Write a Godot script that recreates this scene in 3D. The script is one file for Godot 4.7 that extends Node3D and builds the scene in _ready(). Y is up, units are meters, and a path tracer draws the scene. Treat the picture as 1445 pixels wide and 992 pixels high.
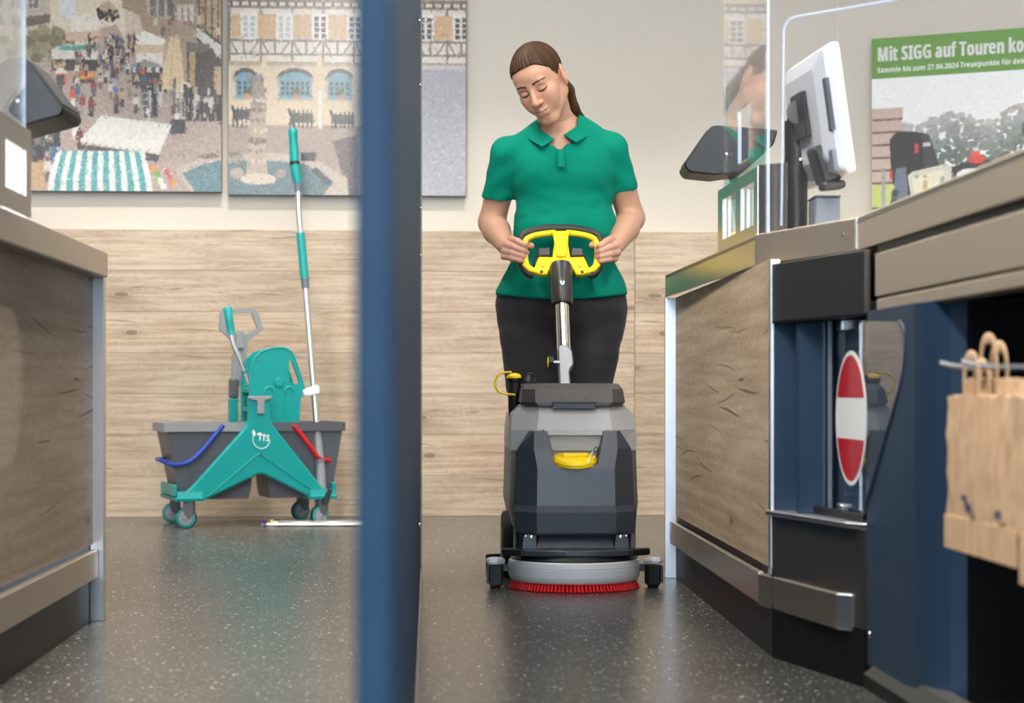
extends Node3D
# Checkout aisle of a shop: a cleaner with a floor scrubber, mop trolley by the back wall, counters on both sides.
# Plan positions are (x, d): x to the right, d metres in front of the lens (z = -d), y up.

const EYE := 0.57          # lens height
const FOCAL := 2800.0      # focal length in pixels of the 1445 x 992 frame
const HORIZON := 550.0

var M := {}
var taken := {}

func _ready() -> void:
	camera_and_light()
	make_materials()
	setting()
	left_counter()
	right_counter()
	divider()
	pictures()
	poster()
	scrubber()
	person()
	trolley()
	mop()
	left_counter_things()
	right_counter_things()
	bags()

# ------------------------------------------------------------------ camera, light
func camera_and_light() -> void:
	var cam := Camera3D.new()
	cam.name = "camera"
	add_child(cam)
	cam.position = Vector3(0, EYE, 0)
	var at := CameraAttributesPhysical.new()
	at.frustum_focal_length = 85.0
	at.exposure_aperture = 5.2
	at.frustum_focus_distance = 5.75
	at.frustum_near = 0.1
	at.frustum_far = 100.0
	cam.attributes = at
	cam.projection = Camera3D.PROJECTION_FRUSTUM
	cam.near = 0.1
	cam.far = 100.0
	cam.size = 992.0 / FOCAL * 0.1
	cam.frustum_offset = Vector2(0, (HORIZON - 496.0) / FOCAL * 0.1)
	cam.current = true
	var we := WorldEnvironment.new()
	we.name = "world"
	var e := Environment.new()
	e.background_mode = Environment.BG_COLOR
	e.background_color = Color(0.84, 0.92, 1.0)   # overcast daylight outside the added shopfront behind the camera
	e.background_energy_multiplier = 8.0
	e.tonemap_mode = Environment.TONE_MAPPER_LINEAR
	e.tonemap_exposure = 1.12
	e.sdfgi_enabled = true
	e.ssao_enabled = true
	e.ssil_enabled = true
	we.environment = e
	add_child(we)
	# rows of long luminaires under the ceiling, along the aisle
	for row in [[-3.1, 2.4], [-0.62, 9.8], [1.35, 5.2], [3.9, 2.4]]:
		for k in 4:
			strip_light(Vector3(row[0], 3.14, 2.2 - k * 2.7), 2.2, row[1] * (0.4 if k == 3 else 1.0))
	# track spots that wash the back wall
	for x in [-3.3, -2.2, -1.1, 0.0, 1.1, 2.4]:
		track_spot(Vector3(x, 3.12, -7.75 + maxf(0.0, x - 1.6) * 0.4), 3.2)

var strip_places := ["over the camera end", "over the near counters", "over the middle of the aisle", "over the mop trolley end"]
var light_count := 0

func strip_light(at: Vector3, length: float, energy: float) -> void:
	var t := thing("ceiling_light", "long white ceiling luminaire in the rows above the aisle", "lamp", at, 0.0, "rows of ceiling luminaires")
	var hb := bevel_box(Vector3(0.44, 0.05, length), 0.006)
	part("housing", hb, M_get("lamp_body"), t, Vector3(0, 0.03, 0))
	part("diffuser", bevel_box(Vector3(0.38, 0.012, length - 0.06), 0.003), M_get("lamp_glow"), t, Vector3(0, -0.002, 0))
	var l := AreaLight3D.new()
	l.name = "glow"
	l.area_size = Vector2(0.38, length - 0.06)
	l.area_normalize_energy = true
	l.light_energy = energy
	l.light_color = Color(1.0, 0.98, 0.95)
	l.area_range = 30.0
	l.shadow_enabled = true
	t.add_child(l)
	l.position = Vector3(0, -0.02, 0)
	l.rotation = Vector3(-PI / 2, 0, 0)

func track_spot(at: Vector3, energy: float) -> void:
	var t := thing("track_spot", "small round ceiling spotlight washing the back wall", "lamp", at, 0.0, "wall washing spotlights")
	part("can", lathe([Vector2(0, 0.07), Vector2(0.05, 0.07), Vector2(0.055, 0.06), Vector2(0.055, -0.07), Vector2(0.048, -0.07), Vector2(0.046, -0.02), Vector2(0, -0.02)], 24), M_get("lamp_body"), t)
	part("lens", lathe([Vector2(0, -0.035), Vector2(0.044, -0.035), Vector2(0.044, -0.03), Vector2(0, -0.03)], 24), M_get("lamp_glow"), t)
	var l := SpotLight3D.new()
	l.name = "beam"
	l.light_energy = energy
	l.light_color = Color(1.0, 0.965, 0.92)
	l.light_size = 0.04
	l.spot_range = 30.0
	l.spot_attenuation = 2.0
	l.spot_angle = 38.0
	l.spot_angle_attenuation = 0.7
	l.shadow_enabled = true
	t.add_child(l)
	l.position = Vector3(0, -0.08, 0)
	l.rotation = Vector3(deg_to_rad(-80), 0, 0)

# ------------------------------------------------------------------ naming
func numbered(called: String) -> String:
	if not taken.has(called):
		taken[called] = 0
		return called
	taken[called] += 1
	return "%s_%03d" % [called, taken[called]]

func tag(o: Node, label: String, category: String, group := "") -> void:
	o.set_meta("label", label)
	o.set_meta("category", category)
	if group != "":
		o.set_meta("group", group)

func thing(called: String, label: String, category: String, at := Vector3.ZERO, turn := 0.0, group := "") -> Node3D:
	var o := Node3D.new()
	o.name = numbered(called)
	add_child(o)
	o.position = at
	o.rotation.y = turn
	tag(o, label, category, group)
	return o

func part(called: String, mesh: Mesh, m: Material, parent: Node, at := Vector3.ZERO, rot := Vector3.ZERO, label := "") -> MeshInstance3D:
	var o := MeshInstance3D.new()
	o.name = called
	o.mesh = mesh
	o.material_override = null
	for s in mesh.get_surface_count():
		o.set_surface_override_material(s, m)
	parent.add_child(o, true)
	o.position = at
	o.rotation = rot
	if label != "":
		o.set_meta("label", label)
	return o

func structure(called: String, mesh: Mesh, m: Material, at := Vector3.ZERO, rot := Vector3.ZERO, label := "") -> MeshInstance3D:
	var o := part(called, mesh, m, self, at, rot, label)
	o.set_meta("kind", "structure")
	return o

# a point of the place seen at pixel (px, py) of the frame, d metres away
func P(px: float, py: float, d: float) -> Vector3:
	return Vector3((px - 722.5) / FOCAL * d, EYE + (HORIZON - py) / FOCAL * d, -d)

# ------------------------------------------------------------------ mesh helpers
func new_st() -> SurfaceTool:
	var st := SurfaceTool.new()
	st.begin(Mesh.PRIMITIVE_TRIANGLES)
	return st

func done(st: SurfaceTool) -> ArrayMesh:
	st.generate_normals()
	return st.commit()

func tri(st: SurfaceTool, a: Vector3, b: Vector3, c: Vector3) -> void:  # a, b, c counter-clockwise seen from outside
	st.add_vertex(a)
	st.add_vertex(c)
	st.add_vertex(b)

func quad(st: SurfaceTool, a: Vector3, b: Vector3, c: Vector3, d: Vector3) -> void:
	tri(st, a, b, c)
	tri(st, a, c, d)

func bevel_box(s: Vector3, b: float) -> ArrayMesh:
	var st := new_st()
	add_box(st, Vector3.ZERO, s, b)
	return done(st)

func add_box(st: SurfaceTool, c: Vector3, s: Vector3, b: float, basis := Basis.IDENTITY) -> void:
	var r := PackedVector2Array([Vector2(-s.x / 2, -s.y / 2), Vector2(s.x / 2, -s.y / 2), Vector2(s.x / 2, s.y / 2), Vector2(-s.x / 2, s.y / 2)])
	if b > 0.0:
		r = PackedVector2Array([Vector2(-s.x / 2 + b, -s.y / 2), Vector2(s.x / 2 - b, -s.y / 2), Vector2(s.x / 2, -s.y / 2 + b), Vector2(s.x / 2, s.y / 2 - b), Vector2(s.x / 2 - b, s.y / 2), Vector2(-s.x / 2 + b, s.y / 2), Vector2(-s.x / 2, s.y / 2 - b), Vector2(-s.x / 2, -s.y / 2 + b)])
	extrude_into(st, r, -s.z / 2, s.z / 2, b, Transform3D(basis, c))

func inset(poly: PackedVector2Array, b: float) -> PackedVector2Array:  # counter-clockwise polygon, moved inwards
	var out := PackedVector2Array()
	var n := poly.size()
	for i in n:
		var p := poly[i]
		var e1 := (p - poly[(i + n - 1) % n]).normalized()
		var e2 := (poly[(i + 1) % n] - p).normalized()
		var n1 := Vector2(-e1.y, e1.x)
		var n2 := Vector2(-e2.y, e2.x)
		var m := n1 + n2
		var k := m.length_squared()
		out.append(p + (m * (2.0 * b / k) if k > 0.15 else n1 * b))
	return out

func ccw(poly: PackedVector2Array) -> PackedVector2Array:
	var a := 0.0
	for i in poly.size():
		var p := poly[i]
		var q := poly[(i + 1) % poly.size()]
		a += p.x * q.y - q.x * p.y
	if a < 0.0:
		var r := poly.duplicate()
		r.reverse()
		return r
	return poly

func extrude_into(st: SurfaceTool, given: PackedVector2Array, z0: float, z1: float, bev: float, xf := Transform3D.IDENTITY, smooth_sides := false) -> void:
	var poly := ccw(given)
	var ins := inset(poly, bev) if bev > 0.0 else poly
	var idx := Geometry2D.triangulate_polygon(ins)
	st.set_smooth_group(-1)
	for i in range(0, idx.size(), 3):
		var a := ins[idx[i]]
		var b := ins[idx[i + 1]]
		var c := ins[idx[i + 2]]
		if (b - a).cross(c - a) < 0.0:
			var t := b
			b = c
			c = t
		tri(st, xf * Vector3(a.x, a.y, z1), xf * Vector3(b.x, b.y, z1), xf * Vector3(c.x, c.y, z1))
		tri(st, xf * Vector3(a.x, a.y, z0), xf * Vector3(c.x, c.y, z0), xf * Vector3(b.x, b.y, z0))
	var layers := [[ins, z0], [poly, z0 + bev], [poly, z1 - bev], [ins, z1]] if bev > 0.0 else [[poly, z0], [poly, z1]]
	st.set_smooth_group(1 if smooth_sides else -1)
	var n := poly.size()
	for k in layers.size() - 1:
		var lo: PackedVector2Array = layers[k][0]
		var hi: PackedVector2Array = layers[k + 1][0]
		var za: float = layers[k][1]
		var zb: float = layers[k + 1][1]
		for i in n:
			var j := (i + 1) % n
			quad(st, xf * Vector3(lo[i].x, lo[i].y, za), xf * Vector3(lo[j].x, lo[j].y, za), xf * Vector3(hi[j].x, hi[j].y, zb), xf * Vector3(hi[i].x, hi[i].y, zb))

func extrude(poly: Array, z0: float, z1: float, bev := 0.0, xf := Transform3D.IDENTITY, smooth_sides := false) -> ArrayMesh:
	var st := new_st()
	extrude_into(st, PackedVector2Array(poly), z0, z1, bev, xf, smooth_sides)
	return done(st)

const UPRIGHT := Transform3D(Basis(Vector3(1, 0, 0), Vector3(0, 0, -1), Vector3(0, 1, 0)), Vector3.ZERO)

# a plan outline (x, d) raised from y0 to y1
func raised(plan: Array, y0: float, y1: float, bev := 0.0) -> ArrayMesh:
	return extrude(plan, y0, y1, bev, UPRIGHT)

# a sheet that follows a plan path; thick metres to the right of it
func strip(path: Array, thick: float, y0: float, y1: float, bev := 0.0) -> ArrayMesh:
	var pts := PackedVector2Array(path)
	var back := PackedVector2Array()
	for i in pts.size():
		var e1 := (pts[i] - pts[maxi(i - 1, 0)]).normalized()
		var e2 := (pts[mini(i + 1, pts.size() - 1)] - pts[i]).normalized()
		if i == 0:
			e1 = e2
		if i == pts.size() - 1:
			e2 = e1
		var m := Vector2(-e1.y, e1.x) + Vector2(-e2.y, e2.x)
		back.append(pts[i] + m * (2.0 * thick / m.length_squared()))
	back.reverse()
	pts.append_array(back)
	return extrude(Array(pts), y0, y1, bev, UPRIGHT)

func keyhole(outer: PackedVector2Array, holes: Array) -> PackedVector2Array:
	var poly := ccw(outer)
	for h in holes:
		var hole := ccw(h)
		hole.reverse()
		var best := INF
		var bi := 0
		var bj := 0
		for i in poly.size():
			for j in hole.size():
				var dd := poly[i].distance_squared_to(hole[j])
				if dd < best:
					best = dd
					bi = i
					bj = j
		var out := PackedVector2Array()
		for i in poly.size():
			out.append(poly[i])
			if i == bi:
				for j in hole.size() + 1:
					out.append(hole[(bj + j) % hole.size()])
				out.append(poly[i])
		poly = out
	return poly

# a flat plate with holes: caps from strips between slits, side walls for every loop
func plate(outer: Array, holes: Array, z0: float, z1: float, xf := Transform3D.IDENTITY) -> ArrayMesh:
	var st := new_st()
	var poly := keyhole(PackedVector2Array(outer), holes)
	var idx := Geometry2D.triangulate_polygon(poly)
	st.set_smooth_group(-1)
	for i in range(0, idx.size(), 3):
		var a := poly[idx[i]]
		var b := poly[idx[i + 1]]
		var c := poly[idx[i + 2]]
		if (b - a).cross(c - a) < 0.0:
			var t := b
			b = c
			c = t
		tri(st, xf * Vector3(a.x, a.y, z1), xf * Vector3(b.x, b.y, z1), xf * Vector3(c.x, c.y, z1))
		tri(st, xf * Vector3(a.x, a.y, z0), xf * Vector3(c.x, c.y, z0), xf * Vector3(b.x, b.y, z0))
	var loops := [ccw(PackedVector2Array(outer))]
	for h in holes:
		var r := ccw(h)
		r.reverse()
		loops.append(r)
	for l in loops:
		var n: int = l.size()
		for i in n:
			var p: Vector2 = l[i]
			var q: Vector2 = l[(i + 1) % n]
			quad(st, xf * Vector3(p.x, p.y, z0), xf * Vector3(q.x, q.y, z0), xf * Vector3(q.x, q.y, z1), xf * Vector3(p.x, p.y, z1))
	return done(st)

# a flat sheet with rectangular openings, cut along the lines of the openings
func sheet_with_openings(w0: float, w1: float, y0: float, y1: float, holes: Array, z0: float, z1: float, xf := Transform3D.IDENTITY) -> ArrayMesh:
	var st := new_st()
	st.set_smooth_group(-1)
	var xs := [w0, w1]
	var ys := [y0, y1]
	for h in holes:
		xs.append_array([h[0], h[2]])
		ys.append_array([h[1], h[3]])
	xs.sort()
	ys.sort()
	var open := func(x: float, y: float) -> bool:
		if x < w0 or x > w1 or y < y0 or y > y1:
			return true
		for h in holes:
			if x > h[0] and x < h[2] and y > h[1] and y < h[3]:
				return true
		return false
	for i in xs.size() - 1:
		for j in ys.size() - 1:
			var a: float = xs[i]
			var b: float = xs[i + 1]
			var c: float = ys[j]
			var d: float = ys[j + 1]
			if b - a < 0.00001 or d - c < 0.00001 or open.call((a + b) / 2, (c + d) / 2):
				continue
			quad(st, xf * Vector3(a, c, z1), xf * Vector3(b, c, z1), xf * Vector3(b, d, z1), xf * Vector3(a, d, z1))
			quad(st, xf * Vector3(a, d, z0), xf * Vector3(b, d, z0), xf * Vector3(b, c, z0), xf * Vector3(a, c, z0))
			if open.call(a - 0.0001, (c + d) / 2):
				quad(st, xf * Vector3(a, c, z0), xf * Vector3(a, c, z1), xf * Vector3(a, d, z1), xf * Vector3(a, d, z0))
			if open.call(b + 0.0001, (c + d) / 2):
				quad(st, xf * Vector3(b, c, z1), xf * Vector3(b, c, z0), xf * Vector3(b, d, z0), xf * Vector3(b, d, z1))
			if open.call((a + b) / 2, c - 0.0001):
				quad(st, xf * Vector3(a, c, z0), xf * Vector3(b, c, z0), xf * Vector3(b, c, z1), xf * Vector3(a, c, z1))
			if open.call((a + b) / 2, d + 0.0001):
				quad(st, xf * Vector3(a, d, z1), xf * Vector3(b, d, z1), xf * Vector3(b, d, z0), xf * Vector3(a, d, z0))
	return done(st)

func round_poly(points: Array, r: float, steps := 5) -> Array:  # rounds every corner
	var out := []
	var n := points.size()
	for i in n:
		var p: Vector2 = points[i]
		var a: Vector2 = points[(i + n - 1) % n]
		var b: Vector2 = points[(i + 1) % n]
		var k := minf(r, minf(p.distance_to(a), p.distance_to(b)) * 0.45)
		var s := p + (a - p).normalized() * k
		var e := p + (b - p).normalized() * k
		for j in steps + 1:
			var t := float(j) / steps
			out.append(s.lerp(p, t).lerp(p.lerp(e, t), t))
	return out

func ellipse(c: Vector2, rx: float, ry: float, n := 32) -> Array:
	var out := []
	for i in n:
		out.append(c + Vector2(cos(TAU * i / n) * rx, sin(TAU * i / n) * ry))
	return out

func lathe(profile: Array, segs: int, smooth := true) -> ArrayMesh:
	var st := new_st()
	lathe_into(st, profile, segs, Transform3D.IDENTITY, smooth)
	return done(st)

func lathe_into(st: SurfaceTool, profile: Array, segs: int, xf := Transform3D.IDENTITY, smooth := true) -> void:
	for k in profile.size() - 1:
		st.set_smooth_group(10 + k if smooth else -1)
		var a: Vector2 = profile[k]
		var b: Vector2 = profile[k + 1]
		for i in segs:
			var t0 := TAU * i / segs
			var t1 := TAU * (i + 1) / segs
			var a0 := xf * Vector3(cos(t0) * a.x, a.y, sin(t0) * a.x)
			var a1 := xf * Vector3(cos(t1) * a.x, a.y, sin(t1) * a.x)
			var b0 := xf * Vector3(cos(t0) * b.x, b.y, sin(t0) * b.x)
			var b1 := xf * Vector3(cos(t1) * b.x, b.y, sin(t1) * b.x)
			# profile runs from the axis at the top, outwards and down
			if a.x > 0.00001:
				tri(st, a0, a1, b0) if b.x < 0.00001 else quad(st, a0, a1, b1, b0)
			elif b.x > 0.00001:
				tri(st, a0, b1, b0)

func tube(points: Array, radii, segs := 10, closed := false) -> ArrayMesh:
	var st := new_st()
	tube_into(st, points, radii, segs, closed)
	return done(st)

func tube_into(st: SurfaceTool, points: Array, radii, segs := 10, closed := false, flat := 1.0, flat_dir := Vector3.ZERO) -> void:
	var n := points.size()
	var rings := []
	var up := Vector3.UP
	for i in n:
		var p: Vector3 = points[i]
		var prev: Vector3 = points[(i + n - 1) % n] if closed or i > 0 else p
		var next: Vector3 = points[(i + 1) % n] if closed or i < n - 1 else p
		var d := (next - prev).normalized()
		if i == 0:
			up = Vector3.UP if absf(d.y) < 0.9 else Vector3.RIGHT
		if flat_dir != Vector3.ZERO:
			up = flat_dir
		var s := d.cross(up).normalized()
		up = s.cross(d).normalized()
		var r: float = radii[i] if radii is Array else radii
		var ring := PackedVector3Array()
		for k in segs:
			var t := TAU * k / segs
			ring.append(p + s * cos(t) * r + up * sin(t) * r * flat)
		rings.append(ring)
	st.set_smooth_group(2)
	for i in (n if closed else n - 1):
		var a: PackedVector3Array = rings[i]
		var b: PackedVector3Array = rings[(i + 1) % n]
		for k in segs:
			var j := (k + 1) % segs
			quad(st, a[k], b[k], b[j], a[j])
	if not closed:
		st.set_smooth_group(-1)
		for k in range(1, segs - 1):
			tri(st, rings[0][0], rings[0][k], rings[0][k + 1])
			tri(st, rings[n - 1][0], rings[n - 1][k + 1], rings[n - 1][k])

func smooth_path(points: Array, per := 5, closed := false) -> Array:  # Catmull-Rom
	var out := []
	var n := points.size()
	for i in (n if closed else n - 1):
		var p1: Vector3 = points[i]
		var p2: Vector3 = points[(i + 1) % n]
		var p0: Vector3 = points[(i + n - 1) % n] if closed or i > 0 else p1 * 2.0 - p2
		var p3: Vector3 = points[(i + 2) % n] if closed or i < n - 2 else p2 * 2.0 - p1
		for k in per:
			out.append(p1.cubic_interpolate(p2, p0, p3, float(k) / per))
	if not closed:
		out.append(points[n - 1])
	return out

# rings run bottom to top, each counter-clockwise seen from above
func loft(rings: Array, smooth := false) -> ArrayMesh:
	var st := new_st()
	loft_into(st, rings, smooth)
	return done(st)

func loft_into(st: SurfaceTool, rings: Array, smooth := false) -> void:
	st.set_smooth_group(3 if smooth else -1)
	for r in rings.size() - 1:
		var a: Array = rings[r]
		var b: Array = rings[r + 1]
		var n := a.size()
		for i in n:
			var j := (i + 1) % n
			quad(st, a[i], a[j], b[j], b[i])
	st.set_smooth_group(-1)
	for e in [0, rings.size() - 1]:
		var ring: Array = rings[e]
		var c := Vector3.ZERO
		for p in ring:
			c += p / ring.size()
		for i in ring.size():
			var j: int = (i + 1) % ring.size()
			if e == 0:
				tri(st, c, ring[j], ring[i])
			else:
				tri(st, c, ring[i], ring[j])

# an upright flat picture card of real thickness: front face textured with uv 0..1, sides plain
func printed_front(w: float, h: float) -> ArrayMesh:
	var st := new_st()
	st.set_smooth_group(-1)
	var p := [Vector3(-w / 2, -h / 2, 0), Vector3(w / 2, -h / 2, 0), Vector3(w / 2, h / 2, 0), Vector3(-w / 2, h / 2, 0)]
	var uv := [Vector2(0, 1), Vector2(1, 1), Vector2(1, 0), Vector2(0, 0)]
	for i in [0, 2, 1, 0, 3, 2]:
		st.set_uv(uv[i])
		st.add_vertex(p[i])
	return done(st)

func lettering(text: String, height: float, bold := 0.0, squeeze := 1.0) -> Dictionary:
	var f := SystemFont.new()
	f.font_names = PackedStringArray(["Droid Sans"])
	f.font_weight = 700
	var used: Font = f
	if bold > 0.0:
		var v := FontVariation.new()
		v.base_font = f
		v.variation_embolden = bold
		used = v
	var tm := TextMesh.new()
	tm.text = text
	tm.font = used
	tm.font_size = 48
	tm.depth = 0.001
	tm.pixel_size = height / 34.0
	tm.horizontal_alignment = HORIZONTAL_ALIGNMENT_LEFT
	tm.vertical_alignment = VERTICAL_ALIGNMENT_BOTTOM
	tm.curve_step = 1.0
	return {"mesh": tm, "box": tm.get_aabb()}

# ------------------------------------------------------------------ distance field figures
class Field:
	var o: Vector3
	var h: float
	var nx: int
	var ny: int
	var nz: int
	var d: PackedFloat32Array
	var wobble: FastNoiseLite
	func _init(lo: Vector3, hi: Vector3, cell: float) -> void:
		o = lo
		h = cell
		nx = int((hi.x - lo.x) / cell) + 1
		ny = int((hi.y - lo.y) / cell) + 1
		nz = int((hi.z - lo.z) / cell) + 1
		d = PackedFloat32Array()
		d.resize(nx * ny * nz)
		d.fill(0.2)
	func span(lo: Vector3, hi: Vector3) -> Array:
		return [clampi(int((lo.x - o.x) / h), 0, nx - 1), clampi(int((hi.x - o.x) / h) + 1, 0, nx - 1), clampi(int((lo.y - o.y) / h), 0, ny - 1), clampi(int((hi.y - o.y) / h) + 1, 0, ny - 1), clampi(int((lo.z - o.z) / h), 0, nz - 1), clampi(int((hi.z - o.z) / h) + 1, 0, nz - 1)]
	func mix(i: int, v: float, k: float, cut: bool) -> void:
		var a := d[i]
		if cut:
			v = -v
			var t := maxf(k - absf(a - v), 0.0) / k
			d[i] = maxf(a, v) + t * t * k * 0.25
		else:
			var t := maxf(k - absf(a - v), 0.0) / k
			d[i] = minf(a, v) - t * t * k * 0.25
	func cap(a: Vector3, b: Vector3, ra: float, rb: float, k := 0.02, cut := false, plane := Plane(Vector3.ZERO, 0.0)) -> void:
		var m := maxf(ra, rb) + k + 2.5 * h
		var e := Vector3(m, m, m)
		var s := span(a.min(b) - e, a.max(b) + e)
		var ab := b - a
		var l2 := maxf(ab.length_squared(), 0.0000001)
		var clip := plane.normal != Vector3.ZERO
		for z in range(s[4], s[5] + 1):
			for y in range(s[2], s[3] + 1):
				var row := (z * ny + y) * nx
				for x in range(s[0], s[1] + 1):
					var p := Vector3(o.x + x * h, o.y + y * h, o.z + z * h)
					var t := clampf((p - a).dot(ab) / l2, 0.0, 1.0)
					var v := (p - a - ab * t).length() - lerpf(ra, rb, t)
					if clip:
						v = maxf(v, plane.distance_to(p))
					mix(row + x, v, k, cut)
	func ell(c: Vector3, r: Vector3, k := 0.02, cut := false, basis := Basis.IDENTITY) -> void:
		var rm := maxf(r.x, maxf(r.y, r.z)) + k + 2.5 * h
		var e := Vector3(minf(rm, r.x + k + 2.5 * h), minf(rm, r.y + k + 2.5 * h), minf(rm, r.z + k + 2.5 * h)) if basis == Basis.IDENTITY else Vector3(rm, rm, rm)
		var s := span(c - e, c + e)
		var inv := basis.inverse()
		var r1 := Vector3(1.0 / r.x, 1.0 / r.y, 1.0 / r.z)
		for z in range(s[4], s[5] + 1):
			for y in range(s[2], s[3] + 1):
				var row := (z * ny + y) * nx
				for x in range(s[0], s[1] + 1):
					var q := inv * (Vector3(o.x + x * h, o.y + y * h, o.z + z * h) - c) * r1
					var k0 := q.length()
					var k1 := (q * r1).length()
					mix(row + x, k0 * (k0 - 1.0) / maxf(k1, 0.0001) if k0 > 0.001 else -minf(r.x, minf(r.y, r.z)), k, cut)
	func each(f: Callable) -> void:  # f(position, value) -> value, near the surface only
		for z in nz:
			for y in ny:
				var row := (z * ny + y) * nx
				for x in nx:
					if d[row + x] < 0.06 and d[row + x] > -0.06:
						d[row + x] = f.call(Vector3(o.x + x * h, o.y + y * h, o.z + z * h), d[row + x])
	func value(p: Vector3) -> float:
		var q := (p - o) / h
		var x := clampi(int(q.x), 0, nx - 2)
		var y := clampi(int(q.y), 0, ny - 2)
		var z := clampi(int(q.z), 0, nz - 2)
		var f := q - Vector3(x, y, z)
		var i := (z * ny + y) * nx + x
		var sy := nx
		var sz := nx * ny
		var a := lerpf(lerpf(d[i], d[i + 1], f.x), lerpf(d[i + sy], d[i + sy + 1], f.x), f.y)
		var b := lerpf(lerpf(d[i + sz], d[i + sz + 1], f.x), lerpf(d[i + sz + sy], d[i + sz + sy + 1], f.x), f.y)
		return lerpf(a, b, f.z)
	func into(out: Dictionary, xf: Transform3D, tint: Callable) -> void:
		var ids := {}
		var verts: PackedVector3Array = out.v
		var norms: PackedVector3Array = out.n
		var cols: PackedColorArray = out.c
		var index: PackedInt32Array = out.i
		var sy := nx
		var sz := nx * ny
		var lim := 2.2 * h
		var offs := [0, 1, sy, sy + 1, sz, sz + 1, sz + sy, sz + sy + 1]
		var edges := [[0, 1], [2, 3], [4, 5], [6, 7], [0, 2], [1, 3], [4, 6], [5, 7], [0, 4], [1, 5], [2, 6], [3, 7]]
		var corner := [Vector3(0, 0, 0), Vector3(1, 0, 0), Vector3(0, 1, 0), Vector3(1, 1, 0), Vector3(0, 0, 1), Vector3(1, 0, 1), Vector3(0, 1, 1), Vector3(1, 1, 1)]
		for z in nz - 1:
			for y in ny - 1:
				var row := (z * ny + y) * nx
				for x in nx - 1:
					var i := row + x
					if absf(d[i]) > lim:
						continue
					var neg := 0
					for q in 8:
						if d[i + offs[q]] < 0.0:
							neg += 1
					if neg == 0 or neg == 8:
						continue
					var sum := Vector3.ZERO
					var count := 0
					for e in edges:
						var va := d[i + offs[e[0]]]
						var vb := d[i + offs[e[1]]]
						if (va < 0.0) != (vb < 0.0):
							sum += corner[e[0]].lerp(corner[e[1]], va / (va - vb))
							count += 1
					var p := o + (Vector3(x, y, z) + sum / count) * h
					var g := Vector3(value(p + Vector3(h, 0, 0)) - value(p - Vector3(h, 0, 0)), value(p + Vector3(0, h, 0)) - value(p - Vector3(0, h, 0)), value(p + Vector3(0, 0, h)) - value(p - Vector3(0, 0, h)))
					ids[i] = verts.size()
					verts.append(xf * p)
					norms.append((xf.basis * g).normalized())
					cols.append(tint.call(p))
		for i in ids:
			if d[i] < 0.0 or true:
				# edges that leave this cell's lowest corner along x, y and z
				for axis in 3:
					var step: int = [1, sy, sz][axis]
					var u: int = [sy, sz, 1][axis]
					var w: int = [sz, 1, sy][axis]
					var a := d[i]
					var b := d[i + step]
					if (a < 0.0) == (b < 0.0):
						continue
					if not (ids.has(i - u) and ids.has(i - w) and ids.has(i - u - w)):
						continue
					var q := [ids[i], ids[i - u], ids[i - u - w], ids[i - w]]
					if a < 0.0:
						index.append_array(PackedInt32Array([q[0], q[2], q[1], q[0], q[3], q[2]]))
					else:
						index.append_array(PackedInt32Array([q[0], q[1], q[2], q[0], q[2], q[3]]))
		out.v = verts
		out.n = norms
		out.c = cols
		out.i = index

func blank() -> Dictionary:
	return {"v": PackedVector3Array(), "n": PackedVector3Array(), "c": PackedColorArray(), "i": PackedInt32Array()}

func grown(g: Dictionary) -> ArrayMesh:
	var a := []
	a.resize(Mesh.ARRAY_MAX)
	a[Mesh.ARRAY_VERTEX] = g.v
	a[Mesh.ARRAY_NORMAL] = g.n
	a[Mesh.ARRAY_COLOR] = g.c
	a[Mesh.ARRAY_INDEX] = g.i
	var m := ArrayMesh.new()
	m.add_surface_from_arrays(Mesh.PRIMITIVE_TRIANGLES, a)
	return m

# ------------------------------------------------------------------ materials
func mat(called: String, c: Color, rough: float, metal := 0.0) -> StandardMaterial3D:
	var m := StandardMaterial3D.new()
	m.resource_name = called
	m.albedo_color = c
	m.roughness = rough
	m.metallic = metal
	M[called] = m
	return m

func rgb(r: int, g: int, b: int) -> Color:
	return Color(r / 255.0, g / 255.0, b / 255.0)

func M_get(called: String) -> StandardMaterial3D:
	if not M.has(called):
		if called == "lamp_glow":
			var m := mat("lamp_glow", Color(0.9, 0.9, 0.9), 0.6)
			m.emission_enabled = true
			m.emission = Color(1.0, 0.97, 0.93)
			m.emission_energy_multiplier = 1.2
		else:
			mat("lamp_body", Color(0.85, 0.85, 0.85), 0.5)
	return M[called]

func noise_bytes(w: int, h: int, freq: float, seed_: int, oct: int, tw: int, th: int) -> PackedByteArray:
	var n := FastNoiseLite.new()
	n.seed = seed_
	n.noise_type = FastNoiseLite.TYPE_SIMPLEX_SMOOTH
	n.frequency = freq
	n.fractal_octaves = oct
	var im := n.get_seamless_image(w, h)
	im.convert(Image.FORMAT_L8)
	im.resize(tw, th, Image.INTERPOLATE_CUBIC)
	return im.get_data()

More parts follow.
